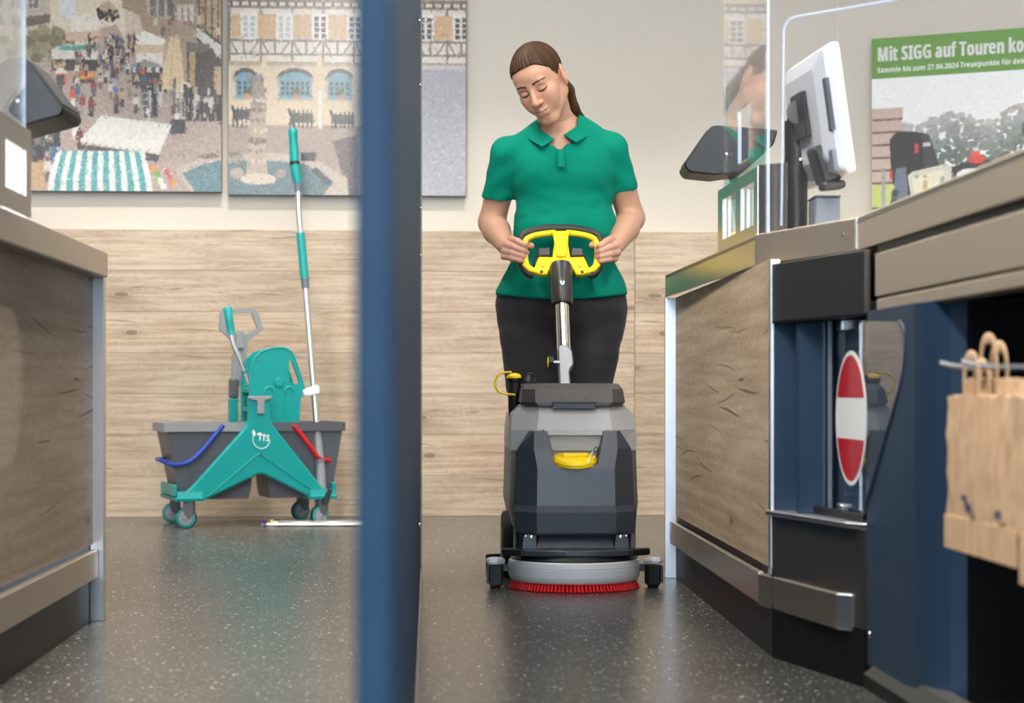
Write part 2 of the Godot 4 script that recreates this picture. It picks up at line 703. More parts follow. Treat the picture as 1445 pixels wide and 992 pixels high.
func wood_texture() -> ImageTexture:
	var w := 1024
	var h := 1024
	var streak := noise_bytes(40, 512, 0.09, 3, 4, w, h)      # long fibres
	var fine := noise_bytes(128, 1024, 0.22, 5, 3, w, h)      # pores
	var warp := noise_bytes(192, 256, 0.018, 7, 3, w, h)      # bends of the rings
	var patch := noise_bytes(64, 64, 0.05, 9, 3, w, h)
	var data := PackedByteArray()
	data.resize(w * h * 3)
	var light := Vector3(222, 204, 180)
	var dark := Vector3(158, 128, 100)
	for y in h:
		for x in w:
			var i := y * w + x
			var ring := sin((float(y) / h * 26.0 + warp[i] / 255.0 * 9.0) * TAU)
			var v := 0.30 + (streak[i] - 128) / 255.0 * 0.62 + (fine[i] - 128) / 255.0 * 0.30 + ring * 0.055 + (patch[i] - 128) / 255.0 * 0.28
			v = clampf(v, 0.0, 1.0)
			var c := light.lerp(dark, v)
			data[i * 3] = int(c.x)
			data[i * 3 + 1] = int(c.y)
			data[i * 3 + 2] = int(c.z)
	var im := Image.create_from_data(w, h, false, Image.FORMAT_RGB8, data)
	# dark cracks and knots of the oak
	var rng := RandomNumberGenerator.new()
	rng.seed = 11
	for k in 90:
		var x0 := rng.randf_range(0, w)
		var y0 := rng.randf_range(0, h)
		var len := rng.randf_range(26, 130)
		var bend := rng.randf_range(-0.22, 0.22)
		var wide := rng.randf_range(0.6, 2.4)
		var a := rng.randf_range(0.25, 0.75)
		var yy := y0
		for s in int(len):
			yy += bend * (0.4 + 1.2 * s / len) + sin(s * 0.05 + k) * 0.08
			var ww := wide * sin(PI * (s + 0.5) / len) + 0.6
			for q in range(-int(ww) - 1, int(ww) + 2):
				var f := clampf(ww - absf(q), 0.0, 1.0) * a
				var px := posmod(int(x0) + s, w)
				var py := posmod(int(yy) + q, h)
				im.set_pixel(px, py, im.get_pixel(px, py).lerp(rgb(84, 62, 46), f))
	for k in 7:
		var cx := rng.randi_range(0, w - 1)
		var cy := rng.randi_range(0, h - 1)
		var rx := rng.randf_range(9, 17)
		var ry := rng.randf_range(5, 12)
		for y in range(-40, 41):
			for x in range(-60, 61):
				var r := Vector2(x / rx, y / ry).length()
				if r < 3.4:
					var f := (0.55 if r < 1.0 else 0.22 * (1.0 + sin(r * 9.0)) * (1.0 - r / 3.4))
					var px := posmod(cx + x, w)
					var py := posmod(cy + y, h)
					im.set_pixel(px, py, im.get_pixel(px, py).lerp(rgb(104, 78, 56), f))
	im.generate_mipmaps()
	return ImageTexture.create_from_image(im)

func floor_texture() -> ImageTexture:
	var n := 1024
	var grain := noise_bytes(1024, 1024, 0.35, 21, 2, n, n)
	var cloud := noise_bytes(256, 256, 0.02, 22, 4, n, n)
	var data := PackedByteArray()
	data.resize(n * n * 3)
	for i in n * n:
		var v := 76.0 + (grain[i] - 128) * 0.14 + (cloud[i] - 128) * 0.07
		data[i * 3] = int(v)
		data[i * 3 + 1] = int(v)
		data[i * 3 + 2] = int(v - 2)
	var im := Image.create_from_data(n, n, false, Image.FORMAT_RGB8, data)
	var rng := RandomNumberGenerator.new()
	rng.seed = 4
	for k in 15000:
		var x := rng.randi_range(0, n - 3)
		var y := rng.randi_range(0, n - 3)
		var t := rng.randf()
		var c := rgb(150, 146, 138) if t < 0.5 else (rgb(118, 112, 104) if t < 0.8 else rgb(34, 33, 32))
		if rng.randf() < 0.07:
			c = rgb(236, 234, 228)  # pale quartz flakes, their glint painted in as near-white
		var big := 1.0 + rng.randf() * rng.randf() * 4.5
		im.fill_rect(Rect2i(x, y, 1 + int(big * rng.randf_range(0.6, 1.0)), 1 + int(big)), c)
	im.generate_mipmaps()
	return ImageTexture.create_from_image(im)

func noise_tex(freq: float, seed_: int, size := 256, oct := 3) -> ImageTexture:
	var n := FastNoiseLite.new()
	n.seed = seed_
	n.frequency = freq
	n.fractal_octaves = oct
	return ImageTexture.create_from_image(n.get_seamless_image(size, size))

func make_materials() -> void:
	M_get("lamp_glow")
	M_get("lamp_body")
	mat("wall_paint", rgb(211, 203, 191), 0.85)
	mat("side_wall", rgb(222, 216, 206), 0.85)
	mat("ceiling_paint", rgb(228, 226, 222), 0.9)
	var fl := mat("floor", Color.WHITE, 0.27)
	fl.albedo_texture = floor_texture()
	fl.uv1_triplanar = true
	fl.uv1_world_triplanar = true
	fl.uv1_scale = Vector3(0.72, 0.72, 0.72)
	fl.heightmap_enabled = true
	fl.heightmap_texture = noise_tex(0.09, 33)
	fl.heightmap_scale = 0.05
	var wood := wood_texture()
	for k in 7:
		var wm := mat("oak_%d" % k, Color.WHITE, 0.55)
		wm.albedo_texture = wood
		wm.uv1_triplanar = true
		wm.uv1_scale = Vector3(0.5, 0.95, 0.5)
		wm.uv1_offset = Vector3(0.137 * k, 0.291 * k, 0.211 * k)
		wm.albedo_color = [Color(0.9, 0.9, 0.905), Color(0.875, 0.875, 0.875), Color(0.9, 0.89, 0.885), Color(0.86, 0.865, 0.865), Color(0.89, 0.885, 0.895), Color(0.87, 0.865, 0.87), Color(0.93, 0.91, 0.88)][k]
	M.oak_6.roughness = 0.5
	M.oak_6.uv1_scale = Vector3(0.6, 0.6, 0.3)
	mat("steel", rgb(208, 197, 182), 0.36, 1.0)
	mat("satin_steel", rgb(232, 216, 194), 0.55, 1.0)
	mat("cast_alloy", rgb(150, 152, 155), 0.4, 0.6)
	mat("bright_steel", rgb(204, 198, 190), 0.25, 1.0)
	mat("dark_steel", rgb(132, 128, 125), 0.45, 1.0)
	mat("aluminium", rgb(222, 224, 228), 0.34, 1.0)
	mat("chrome", rgb(225, 225, 225), 0.12, 1.0)
	mat("plinth", rgb(22, 21, 20), 0.4).metallic_specular = 0.3
	var dv := mat("blue_sheet", rgb(18, 46, 68), 0.5)
	dv.metallic_specular = 0.3
	dv.heightmap_enabled = true
	dv.heightmap_texture = noise_tex(0.012, 41)
	dv.heightmap_scale = 0.6
	dv.uv1_triplanar = true
	dv.uv1_scale = Vector3(0.7, 0.7, 0.7)
	mat("navy_sheet", rgb(34, 54, 76), 0.4)
	mat("black_metal", rgb(17, 18, 20), 0.42)
	mat("black_lining", rgb(9, 9, 10), 0.7).metallic_specular = 0.2
	mat("black_plastic", rgb(26, 27, 29), 0.42)
	mat("black_rubber", rgb(22, 22, 23), 0.6)
	mat("machine_dark", rgb(68, 75, 86), 0.33)
	mat("machine_grey", rgb(172, 173, 174), 0.42)
	mat("machine_side", rgb(122, 118, 116), 0.45)
	mat("lid_dark", rgb(74, 72, 72), 0.4)
	mat("machine_side_dark", rgb(50, 47, 46), 0.35)
	mat("slate_dark", rgb(62, 62, 64), 0.4)
	mat("grip_black", rgb(34, 34, 36), 0.45)
	mat("tube_steel", rgb(206, 200, 190), 0.2, 1.0)
	mat("slate_box_dark", rgb(48, 54, 66), 0.5)
	mat("slate_dark_blue", rgb(48, 54, 78), 0.25)
	mat("print_blue", rgb(58, 66, 96), 0.7)
	mat("ring_grey", rgb(222, 226, 232), 0.36)
	mat("yellow", rgb(250, 214, 0), 0.3)
	mat("red_bristle", rgb(222, 12, 26), 0.5)
	mat("teal", rgb(0, 148, 146), 0.38)
	mat("bucket_grey", rgb(84, 88, 95), 0.42)
	mat("mid_grey", rgb(140, 143, 147), 0.42)
	mat("blue_plastic", rgb(36, 68, 168), 0.35)
	mat("red_plastic", rgb(196, 26, 32), 0.35)
	mat("white_cloth", rgb(232, 232, 228), 0.9)
	mat("white_paint", rgb(238, 238, 236), 0.5)
	mat("sign_red", rgb(190, 22, 28), 0.3)
	mat("sign_white", rgb(240, 240, 238), 0.3)
	mat("screen_silver", rgb(196, 200, 208), 0.38)
	mat("screen_rim", rgb(226, 228, 232), 0.35)
	mat("slate_box", rgb(104, 112, 124), 0.45)
	var ac := mat("acrylic", Color(1, 1, 1, 0.01), 0.02)
	ac.transparency = BaseMaterial3D.TRANSPARENCY_ALPHA
	var am := mat("acrylic_thin", Color(1, 1, 1, 0.01), 0.05)
	am.transparency = BaseMaterial3D.TRANSPARENCY_ALPHA
	am.metallic_specular = 0.22
	var ae := mat("acrylic_edge", Color(0.78, 0.84, 0.95, 0.5), 0.1)
	ae.transparency = BaseMaterial3D.TRANSPARENCY_ALPHA
	var sh := mat("polo_green", rgb(0, 128, 106), 0.82)
	sh.metallic_specular = 0.25
	sh.heightmap_enabled = true
	sh.heightmap_texture = noise_tex(0.25, 51)
	sh.heightmap_scale = 0.08
	sh.uv1_triplanar = true
	sh.uv1_scale = Vector3(9, 9, 9)
	var tr := mat("trousers_black", rgb(40, 40, 43), 0.8)
	tr.rim_enabled = true
	tr.rim = 0.2
	var sk := mat("skin", Color.WHITE, 0.5)
	sk.vertex_color_use_as_albedo = true
	sk.subsurf_scatter_enabled = true
	sk.subsurf_scatter_strength = 0.12
	var ha := mat("hair", Color.WHITE, 0.56)
	ha.metallic_specular = 0.32
	ha.vertex_color_use_as_albedo = true
	var kp := mat("kraft_paper", rgb(196, 160, 124), 0.75)
	kp.albedo_texture = kraft_texture()
	kp.albedo_color = Color.WHITE
	kp.uv1_triplanar = true
	kp.uv1_scale = Vector3(2.5, 2.5, 2.5)

func kraft_texture() -> ImageTexture:
	var n := 512
	var streak := noise_bytes(512, 48, 0.05, 61, 3, n, n)
	var fine := noise_bytes(512, 512, 0.3, 62, 2, n, n)
	var data := PackedByteArray()
	data.resize(n * n * 3)
	var light := Vector3(214, 182, 146)
	var dark := Vector3(172, 134, 100)
	for i in n * n:
		var c := light.lerp(dark, clampf(0.4 + (streak[i] - 128) / 255.0 * 0.9 + (fine[i] - 128) / 255.0 * 0.3, 0, 1))
		data[i * 3] = int(c.x)
		data[i * 3 + 1] = int(c.y)
		data[i * 3 + 2] = int(c.z)
	var im := Image.create_from_data(n, n, false, Image.FORMAT_RGB8, data)
	im.generate_mipmaps()
	return ImageTexture.create_from_image(im)

# ------------------------------------------------------------------ the room
const WALL_SLOPE := 0.06      # the back wall runs a little away to the right
const CORNER := Vector2(1.487, 9.07)
const TURN_SLOPE := 0.45      # beyond the corner it turns towards the aisle

func wall_d(x: float) -> float:
	return 8.98 + WALL_SLOPE * x

func setting() -> void:
	structure("floor", bevel_box(Vector3(13, 0.1, 17), 0.0), M.floor, Vector3(0, -0.05, -4.5))
	structure("ceiling", bevel_box(Vector3(13, 0.1, 17), 0.0), M.ceiling_paint, Vector3(0, 3.25, -4.5))
	structure("wall_left", bevel_box(Vector3(0.2, 3.2, 17), 0.0), M.side_wall, Vector3(-6.4, 1.6, -4.5))
	structure("wall_right", bevel_box(Vector3(0.2, 3.2, 17), 0.0), M.side_wall, Vector3(6.4, 1.6, -4.5))
	# unseen shop front added behind the camera for frontal light: a wide glazed opening
	var wf := sheet_with_openings(-6.5, 6.5, 0.0, 3.2, [[-5.6, 0.25, 4.9, 2.85]], 3.8, 4.0)
	structure("wall_front", wf, M.side_wall)
	for k in 6:
		var wn := structure("window_%d" % (k + 1), bevel_box(Vector3(1.69, 2.54, 0.012), 0.0), M.acrylic, Vector3(-4.725 + k * 1.75, 1.55, 3.9))  # panes of the added shop front
		for q in [[-0.86, 0.0, 0.06, 2.6], [0.86, 0.0, 0.06, 2.6], [0.0, -1.27, 1.7, 0.06], [0.0, 1.27, 1.7, 0.06]]:
			part("added_window_frame", bevel_box(Vector3(q[2], q[3], 0.08), 0.004), M.black_metal, wn, Vector3(q[0], q[1], 0))
	var wb := structure("wall_back", strip([Vector2(-6.3, wall_d(-6.3)), CORNER], 0.2, 0.0, 3.2), M.wall_paint)
	structure("wall_back_turned", strip([CORNER, Vector2(6.3, CORNER.y - TURN_SLOPE * (6.3 - CORNER.x))], 0.2, 0.0, 3.2), M.wall_paint)
	# oak boards along the foot of the back wall
	var joints := [-6.3, -4.2, -2.1, -0.64, 0.556, CORNER.x]
	var rows := 7
	var top := 1.287
	var hgt := top / rows
	var ang := atan(WALL_SLOPE)
	for c in joints.size() - 1:
		var x0: float = joints[c]
		var x1: float = joints[c + 1]
		var mid := (x0 + x1) / 2
		var mesh := bevel_box(Vector3((x1 - x0) / cos(ang) - 0.002, hgt - 0.0012, 0.016), 0.0012)
		for r in rows:
			part("plank", mesh, M["oak_%d" % ((r * 5 + c * 3) % 6)], wb, Vector3(mid, hgt * (r + 0.5), -wall_d(mid) + 0.009), Vector3(0, ang, 0))
	structure("trim_1", strip([CORNER + Vector2(-0.003, -0.004), CORNER + Vector2(0.003, -0.006)], 0.002, 0.0, 3.2), M.side_wall)

# ------------------------------------------------------------------ counters
func lx(d: float, far_x: float, far_d: float) -> float:   # lines that run along the aisle
	return far_x + (far_d - d) * 0.045

func left_counter() -> void:
	var t := thing("checkout_counter", "checkout counter on the left with oak panel and steel worktop, cut by the photo edge", "counter")
	var far := 4.9
	var near := 1.6
	var wx := -0.9985
	part("worktop", raised([Vector2(lx(near, wx, far), near), Vector2(wx, far), Vector2(-1.75, far), Vector2(-1.75, near)], 0.8465, 0.908, 0.003), M.steel, t)
	var px := -1.0326
	part("oak_panel", strip([Vector2(lx(near, px, far), near), Vector2(px, far - 0.012)], 0.02, 0.19, 0.846, 0.0), M.oak_6, t)
	part("corner_post", raised([Vector2(-1.038, far - 0.012), Vector2(-1.007, far - 0.012), Vector2(-1.007, far + 0.02), Vector2(-1.038, far + 0.02)], 0.0, 0.8465, 0.0015), M.aluminium, t)
	var rx := -1.0187
	part("bumper_rail", strip([Vector2(lx(near, rx, far), near), Vector2(rx, far - 0.02)], 0.018, 0.107, 0.178, 0.003), M.steel, t)
	var kx := -1.037
	part("plinth", strip([Vector2(lx(near, kx, far), near), Vector2(kx, far - 0.04)], 0.02, 0.0, 0.135, 0.0), M.plinth, t)
	part("end_panel", raised([Vector2(-1.04, far), Vector2(-1.75, far), Vector2(-1.75, far - 0.02), Vector2(-1.04, far - 0.02)], 0.0, 0.846, 0.0), M.dark_steel, t)
	part("back_panel", raised([Vector2(-1.75, far), Vector2(-1.75, near), Vector2(-1.73, near), Vector2(-1.73, far)], 0.0, 0.846, 0.0), M.dark_steel, t)

const TOPPATH := [Vector2(0.4635, 6.0), Vector2(0.545, 4.44), Vector2(0.692, 4.0), Vector2(0.737, 2.857), Vector2(0.80, 1.5)]

func right_counter() -> void:
	var t := thing("checkout_counter", "checkout counter on the right with angled steel worktop, oak panel and dark bag niche", "counter")
	var top: Array = TOPPATH.duplicate()
	var slab := top.duplicate()
	slab.append_array([Vector2(1.45, 1.5), Vector2(1.45, 6.0)])
	part("worktop", raised(slab, 0.905, 0.9135, 0.0), M.steel, t)
	part("worktop_band", strip([top[0], top[1]], 0.006, 0.8486, 0.917, 0.0015), M.bright_steel, t)
	part("worktop_band", strip([top[1] + Vector2(-0.002, -0.001), top[2]], 0.006, 0.8486, 0.917, 0.0015), M.satin_steel, t)
	part("worktop_band", strip([top[2] + Vector2(0.001, -0.002), top[3], top[4]], 0.006, 0.8486, 0.917, 0.0015), M.satin_steel, t)
	# joint cover between the second and the third band
	part("joint_cover", strip([top[2] + Vector2(-0.016, 0.055), top[2] + Vector2(-0.002, 0.006), top[2] + Vector2(-0.001, -0.012)], 0.004, 0.852, 0.9165, 0.001), M.aluminium, t)
	part("screw", lathe([Vector2(0, 0.003), Vector2(0.003, 0.002), Vector2(0.004, 0)], 10), M.dark_steel, t, Vector3(0.674, 0.886, -4.036), Vector3(0, 0.3, PI / 2))
	# underside frame
	part("carcass_top", raised([Vector2(0.51, 5.97), Vector2(0.57, 4.45), Vector2(0.72, 4.0), Vector2(0.76, 2.85), Vector2(0.82, 1.5), Vector2(1.44, 1.5), Vector2(1.44, 5.97)], 0.838, 0.85, 0.0), M.black_metal, t)
	# far post
	part("corner_post", raised([Vector2(0.4635, 6.0), Vector2(0.4955, 6.0), Vector2(0.4955, 6.03), Vector2(0.4635, 6.03)], 0.0, 0.8486, 0.0015), M.aluminium, t)
	part("oak_panel", strip([Vector2(0.4945, 5.995), Vector2(0.5515, 4.262)], 0.02, 0.19, 0.8486, 0.0), M.oak_6, t)
	part("edge_trim", strip([Vector2(0.5505, 4.262), Vector2(0.5525, 4.235)], 0.02, 0.176, 0.8486, 0.001), M.aluminium, t)
	part("bumper_rail", strip([Vector2(0.4767, 5.985), Vector2(0.5350, 4.31)], 0.012, 0.105, 0.1755, 0.003), M.steel, t)
	part("bumper_rail", strip([Vector2(0.5350, 4.31), Vector2(0.634, 3.875)], 0.012, 0.102, 0.1725, 0.003), M.steel, t)
	part("rail_end_cap", strip([Vector2(0.634, 3.875), Vector2(0.660, 3.848)], 0.012, 0.102, 0.1725, 0.002), M.aluminium, t)
	part("plinth", strip([Vector2(0.498, 5.98), Vector2(0.530, 4.95)], 0.02, 0.0, 0.19, 0.0), M.plinth, t)
	part("plinth", strip([Vector2(0.530, 4.948), Vector2(0.554, 4.225)], 0.02, 0.0, 0.19, 0.0), M.plinth, t)
	part("plinth", strip([Vector2(0.554, 4.225), Vector2(0.674, 3.80)], 0.02, 0.0, 0.11, 0.0), M.plinth, t)
	part("post_foot", raised([Vector2(0.4955, 6.0), Vector2(0.512, 5.93), Vector2(0.53, 5.93), Vector2(0.53, 6.0)], 0.0, 0.11, 0.001), M.aluminium, t)
	# angled bay that holds the gate: lower and upper steel boxes, blue niche between
	var b := Vector2(0.5535, 4.238)
	var c := Vector2(0.676, 3.805)
	part("lower_plate", strip([b, c], 0.012, 0.105, 0.302, 0.001), M.dark_steel, t)
	part("upper_plate", strip([b + Vector2(0.0005, 0), c], 0.012, 0.716, 0.838, 0.001), M.dark_steel, t)
	part("upper_box_floor", raised([b, c, Vector2(0.95, 3.86), Vector2(0.86, 4.3)], 0.712, 0.716, 0.0), M.black_metal, t)
	part("niche_ledge", raised([b + Vector2(-0.012, 0.004), b + Vector2(0.03, -0.145), c + Vector2(-0.03, 0.05), c + Vector2(0.004, 0.0), Vector2(0.93, 3.9), Vector2(0.84, 4.3)], 0.302, 0.313, 0.002), M.aluminium, t)
	part("niche_side", strip([b + Vector2(0.004, -0.002), Vector2(0.66, 4.19)], 0.006, 0.313, 0.712, 0.0), M.navy_sheet, t)
	part("niche_back", strip([Vector2(0.655, 4.19), Vector2(0.80, 3.90), Vector2(0.86, 3.80)], 0.01, 0.313, 0.712, 0.0), M.navy_sheet, t)
	part("niche_vent", extrude(round_poly([Vector2(-0.022, -0.013), Vector2(0.022, -0.013), Vector2(0.022, 0.013), Vector2(-0.022, 0.013)], 0.009), 0, 0.004, 0.001), M.black_plastic, t, Vector3(0.700, 0.685, -4.085), Vector3(0, -PI / 2 + 0.46, 0))
	for yy in [0.355, 0.43, 0.55]:
		part("niche_rung", bevel_box(Vector3(0.004, 0.003, 0.05), 0.0005), M.aluminium, t, Vector3(0.695, yy, -4.09), Vector3(0, -0.46, 0))
	# long fascia over the bag niche
	part("fascia", strip([Vector2(0.694, 3.79), Vector2(0.737, 2.85), Vector2(0.80, 1.5)], 0.01, 0.748, 0.829, 0.001), M.satin_steel, t)
	part("fascia_strip", strip([Vector2(0.696, 3.785), Vector2(0.739, 2.85), Vector2(0.802, 1.5)], 0.01, 0.720, 0.742, 0.001), M.satin_steel, t)
	part("fascia_backing", strip([Vector2(0.700, 3.80), Vector2(0.746, 2.85), Vector2(0.81, 1.5)], 0.01, 0.715, 0.845, 0.0), M.black_metal, t)
	# blue side sheet that bends into the niche, black inside
	part("side_sheet", strip([Vector2(0.680, 3.80), Vector2(0.694, 3.50), Vector2(0.698, 3.44), Vector2(0.706, 3.395), Vector2(0.719, 3.36), Vector2(0.738, 3.335), Vector2(0.762, 3.322)], 0.004, 0.045, 0.72, 0.0), M.navy_sheet, t)
	part("niche_cheek", strip([Vector2(0.762, 3.322), Vector2(1.06, 3.29)], 0.004, 0.045, 0.72, 0.0), M.black_lining, t)
	part("niche_lining", strip([Vector2(1.05, 3.30), Vector2(1.12, 1.5)], 0.02, 0.0, 0.84, 0.0), M.black_lining, t)
	part("sill", loft([[Vector3(0.672, 0.028, -3.79), Vector3(0.672 + 0.104, 0.028, -1.5), Vector3(0.80, 0.028, -1.5), Vector3(0.70, 0.028, -3.79)], [Vector3(0.690, 0.063, -3.72), Vector3(0.690 + 0.1, 0.063, -1.5), Vector3(0.82, 0.063, -1.5), Vector3(0.72, 0.063, -3.72)]]), M.steel, t)
	part("niche_floor", raised([Vector2(0.70, 3.78), Vector2(0.80, 1.5), Vector2(1.12, 1.5), Vector2(1.05, 3.78)], 0.04, 0.05, 0.0), M.black_lining, t)
	part("plinth", strip([Vector2(0.674, 3.80), Vector2(0.776, 1.5)], 0.02, 0.0, 0.03, 0.0), M.plinth, t)
	part("screw", lathe([Vector2(0, 0.003), Vector2(0.005, 0.002), Vector2(0.006, 0)], 12), M.chrome, t, Vector3(0.679, 0.105, -3.765), Vector3(0, 0, PI / 2))
	part("screw", lathe([Vector2(0, 0.002), Vector2(0.002, 0.001), Vector2(0.003, 0)], 10), M.black_metal, t, Vector3(0.690, 0.252, -3.55), Vector3(0, 0, PI / 2))
	part("end_panel", raised([Vector2(0.50, 6.02), Vector2(1.45, 6.02), Vector2(1.45, 6.0), Vector2(0.50, 6.0)], 0.0, 0.846, 0.0), M.dark_steel, t)
	part("back_panel", raised([Vector2(1.45, 6.02), Vector2(1.45, 1.5), Vector2(1.43, 1.5), Vector2(1.43, 6.02)], 0.0, 0.846, 0.0), M.dark_steel, t)
	# hooks for the bags
	for z in [3.13, 2.98]:
		part("bag_hook", tube([Vector3(1.06, 0.600, -z), Vector3(0.72, 0.605, -z), Vector3(0.690, 0.609, -z), Vector3(0.676, 0.613, -z - 0.004)], 0.0042, 8), M.cast_alloy, t)

# ------------------------------------------------------------------ blue divider that runs away from the lens
func dx(d: float) -> float:
	return -0.0423 * d - 0.0227

func divider() -> void:
	var t := thing("partition", "tall dark blue sheet metal partition seen edge-on between the two aisles", "partition")
	var near := 1.3
	var far := 6.0
	var w := 0.0255
	part("sheet", raised(round_poly([Vector2(dx(near), near), Vector2(dx(far), far), Vector2(dx(far) - w, far), Vector2(dx(near) - w, near)], 0.006, 4), 0.03, 1.86, 0.002), M.blue_sheet, t)
	part("foot_channel", raised([Vector2(dx(near + 0.02) + 0.003, near + 0.02), Vector2(dx(far) + 0.003, far - 0.01), Vector2(dx(far) - w - 0.003, far - 0.01), Vector2(dx(near + 0.02) - w - 0.003, near + 0.02)], 0.0, 0.03, 0.001), M.aluminium, t)
	part("end_profile", raised([Vector2(dx(far) + 0.004, far - 0.012), Vector2(dx(far) + 0.004, far + 0.01), Vector2(dx(far) - w - 0.003, far + 0.01), Vector2(dx(far) - w - 0.003, far - 0.012)], 0.0, 1.86, 0.001), M.dark_steel, t)
	for s in [[5.0, 1.50], [5.6, 1.43], [5.9, 1.11], [5.9, 0.97], [5.0, 0.23]]:
		part("rivet", lathe([Vector2(0, 0.004), Vector2(0.005, 0.003), Vector2(0.006, 0)], 12), M.chrome, t, Vector3(dx(s[0]) - 0.0005, s[1], -s[0]), Vector3(0, 0, -PI / 2))

# ------------------------------------------------------------------ prints
class Paint:
	var im: Image
	var ox: float
	var oy: float
	var s: float
	func _init(w: int, h: int, x0: float, y0: float, k: float, c: Color) -> void:
		im = Image.create_empty(w, h, false, Image.FORMAT_RGB8)
		im.fill(c)
		ox = x0
		oy = y0
		s = k
	func poly(pts: Array, c: Color) -> void:
		var p := []
		var lo := INF
		var hi := -INF
		for q in pts:
			var v := Vector2((q[0] - ox) * s, (q[1] - oy) * s)
			p.append(v)
			lo = minf(lo, v.y)
			hi = maxf(hi, v.y)
		for y in range(maxi(0, int(lo)), mini(im.get_height() - 1, int(hi)) + 1):
			var xs := []
			for i in p.size():
				var a: Vector2 = p[i]
				var b: Vector2 = p[(i + 1) % p.size()]
				var yy := y + 0.5
				if (a.y <= yy) != (b.y <= yy):
					xs.append(a.x + (b.x - a.x) * (yy - a.y) / (b.y - a.y))
			xs.sort()
			for i in range(0, xs.size() - 1, 2):
				im.fill_rect(Rect2i(int(xs[i]), y, maxi(1, int(xs[i + 1]) - int(xs[i])), 1), c)
	func rect(x0: float, y0: float, x1: float, y1: float, c: Color) -> void:
		im.fill_rect(Rect2i(int((x0 - ox) * s), int((y0 - oy) * s), maxi(1, int((x1 - x0) * s)), maxi(1, int((y1 - y0) * s))), c)
	func ell(cx: float, cy: float, rx: float, ry: float, c: Color) -> void:
		var pts := []
		for i in 22:
			pts.append([cx + cos(TAU * i / 22) * rx, cy + sin(TAU * i / 22) * ry])
		poly(pts, c)
	func line(x0: float, y0: float, x1: float, y1: float, w: float, c: Color) -> void:
		var n := Vector2(y1 - y0, x0 - x1).normalized() * w / 2
		poly([[x0 + n.x, y0 + n.y], [x1 + n.x, y1 + n.y], [x1 - n.x, y1 - n.y], [x0 - n.x, y0 - n.y]], c)
	func grain(amount: float, seed_: int) -> void:
		var n := FastNoiseLite.new()
		n.seed = seed_
		n.frequency = 0.06
		var g := n.get_image(im.get_width(), im.get_height())
		g.convert(Image.FORMAT_L8)
		var b := g.get_data()
		var d := im.get_data()
		for i in b.size():
			var v := int((b[i] - 128) * amount)
			for q in 3:
				d[i * 3 + q] = clampi(d[i * 3 + q] + v, 0, 255)
		im = Image.create_from_data(im.get_width(), im.get_height(), false, Image.FORMAT_RGB8, d)
	func stipple(count: int, r: float, amount: float, seed_: int) -> void:   # small patches of neighbouring tones, as fine picture detail
		var rng := RandomNumberGenerator.new()
		rng.seed = seed_
		var w := im.get_width()
		var h := im.get_height()
		for k in count:
			var x := rng.randi_range(0, w - 1)
			var y := rng.randi_range(0, h - 1)
			var c := im.get_pixel(clampi(x + int(rng.randfn() * r * 1.15), 0, w - 1), clampi(y + int(rng.randfn() * r * 1.15), 0, h - 1))
			var v := rng.randfn() * amount
			c = Color(clampf(c.r + v, 0, 1), clampf(c.g + v * 0.95, 0, 1), clampf(c.b + v * 0.9, 0, 1))
			var a := 1 + int(rng.randf() * r)
			var b := 1 + int(rng.randf() * r)
			im.fill_rect(Rect2i(x, y, a, b), c)
			im.fill_rect(Rect2i(x + int(a / 2.0), y - int(b / 2.0), maxi(1, int(a / 2.0)), b), c)
	func soften(k: float) -> void:
		var w := im.get_width()
		var h := im.get_height()
		im.resize(int(w / k), int(h / k), Image.INTERPOLATE_LANCZOS)
		im.resize(w, h, Image.INTERPOLATE_CUBIC)
	func person(x: float, y: float, hgt: float, top: Color, legs: Color) -> void:
		rect(x - hgt * 0.1, y - hgt * 0.48, x + hgt * 0.1, y, legs)
		poly([[x - hgt * 0.16, y - hgt * 0.45], [x + hgt * 0.16, y - hgt * 0.45], [x + hgt * 0.13, y - hgt * 0.84], [x - hgt * 0.13, y - hgt * 0.84]], top)
		ell(x, y - hgt * 0.92, hgt * 0.075, hgt * 0.085, Color(0.42, 0.31, 0.25))

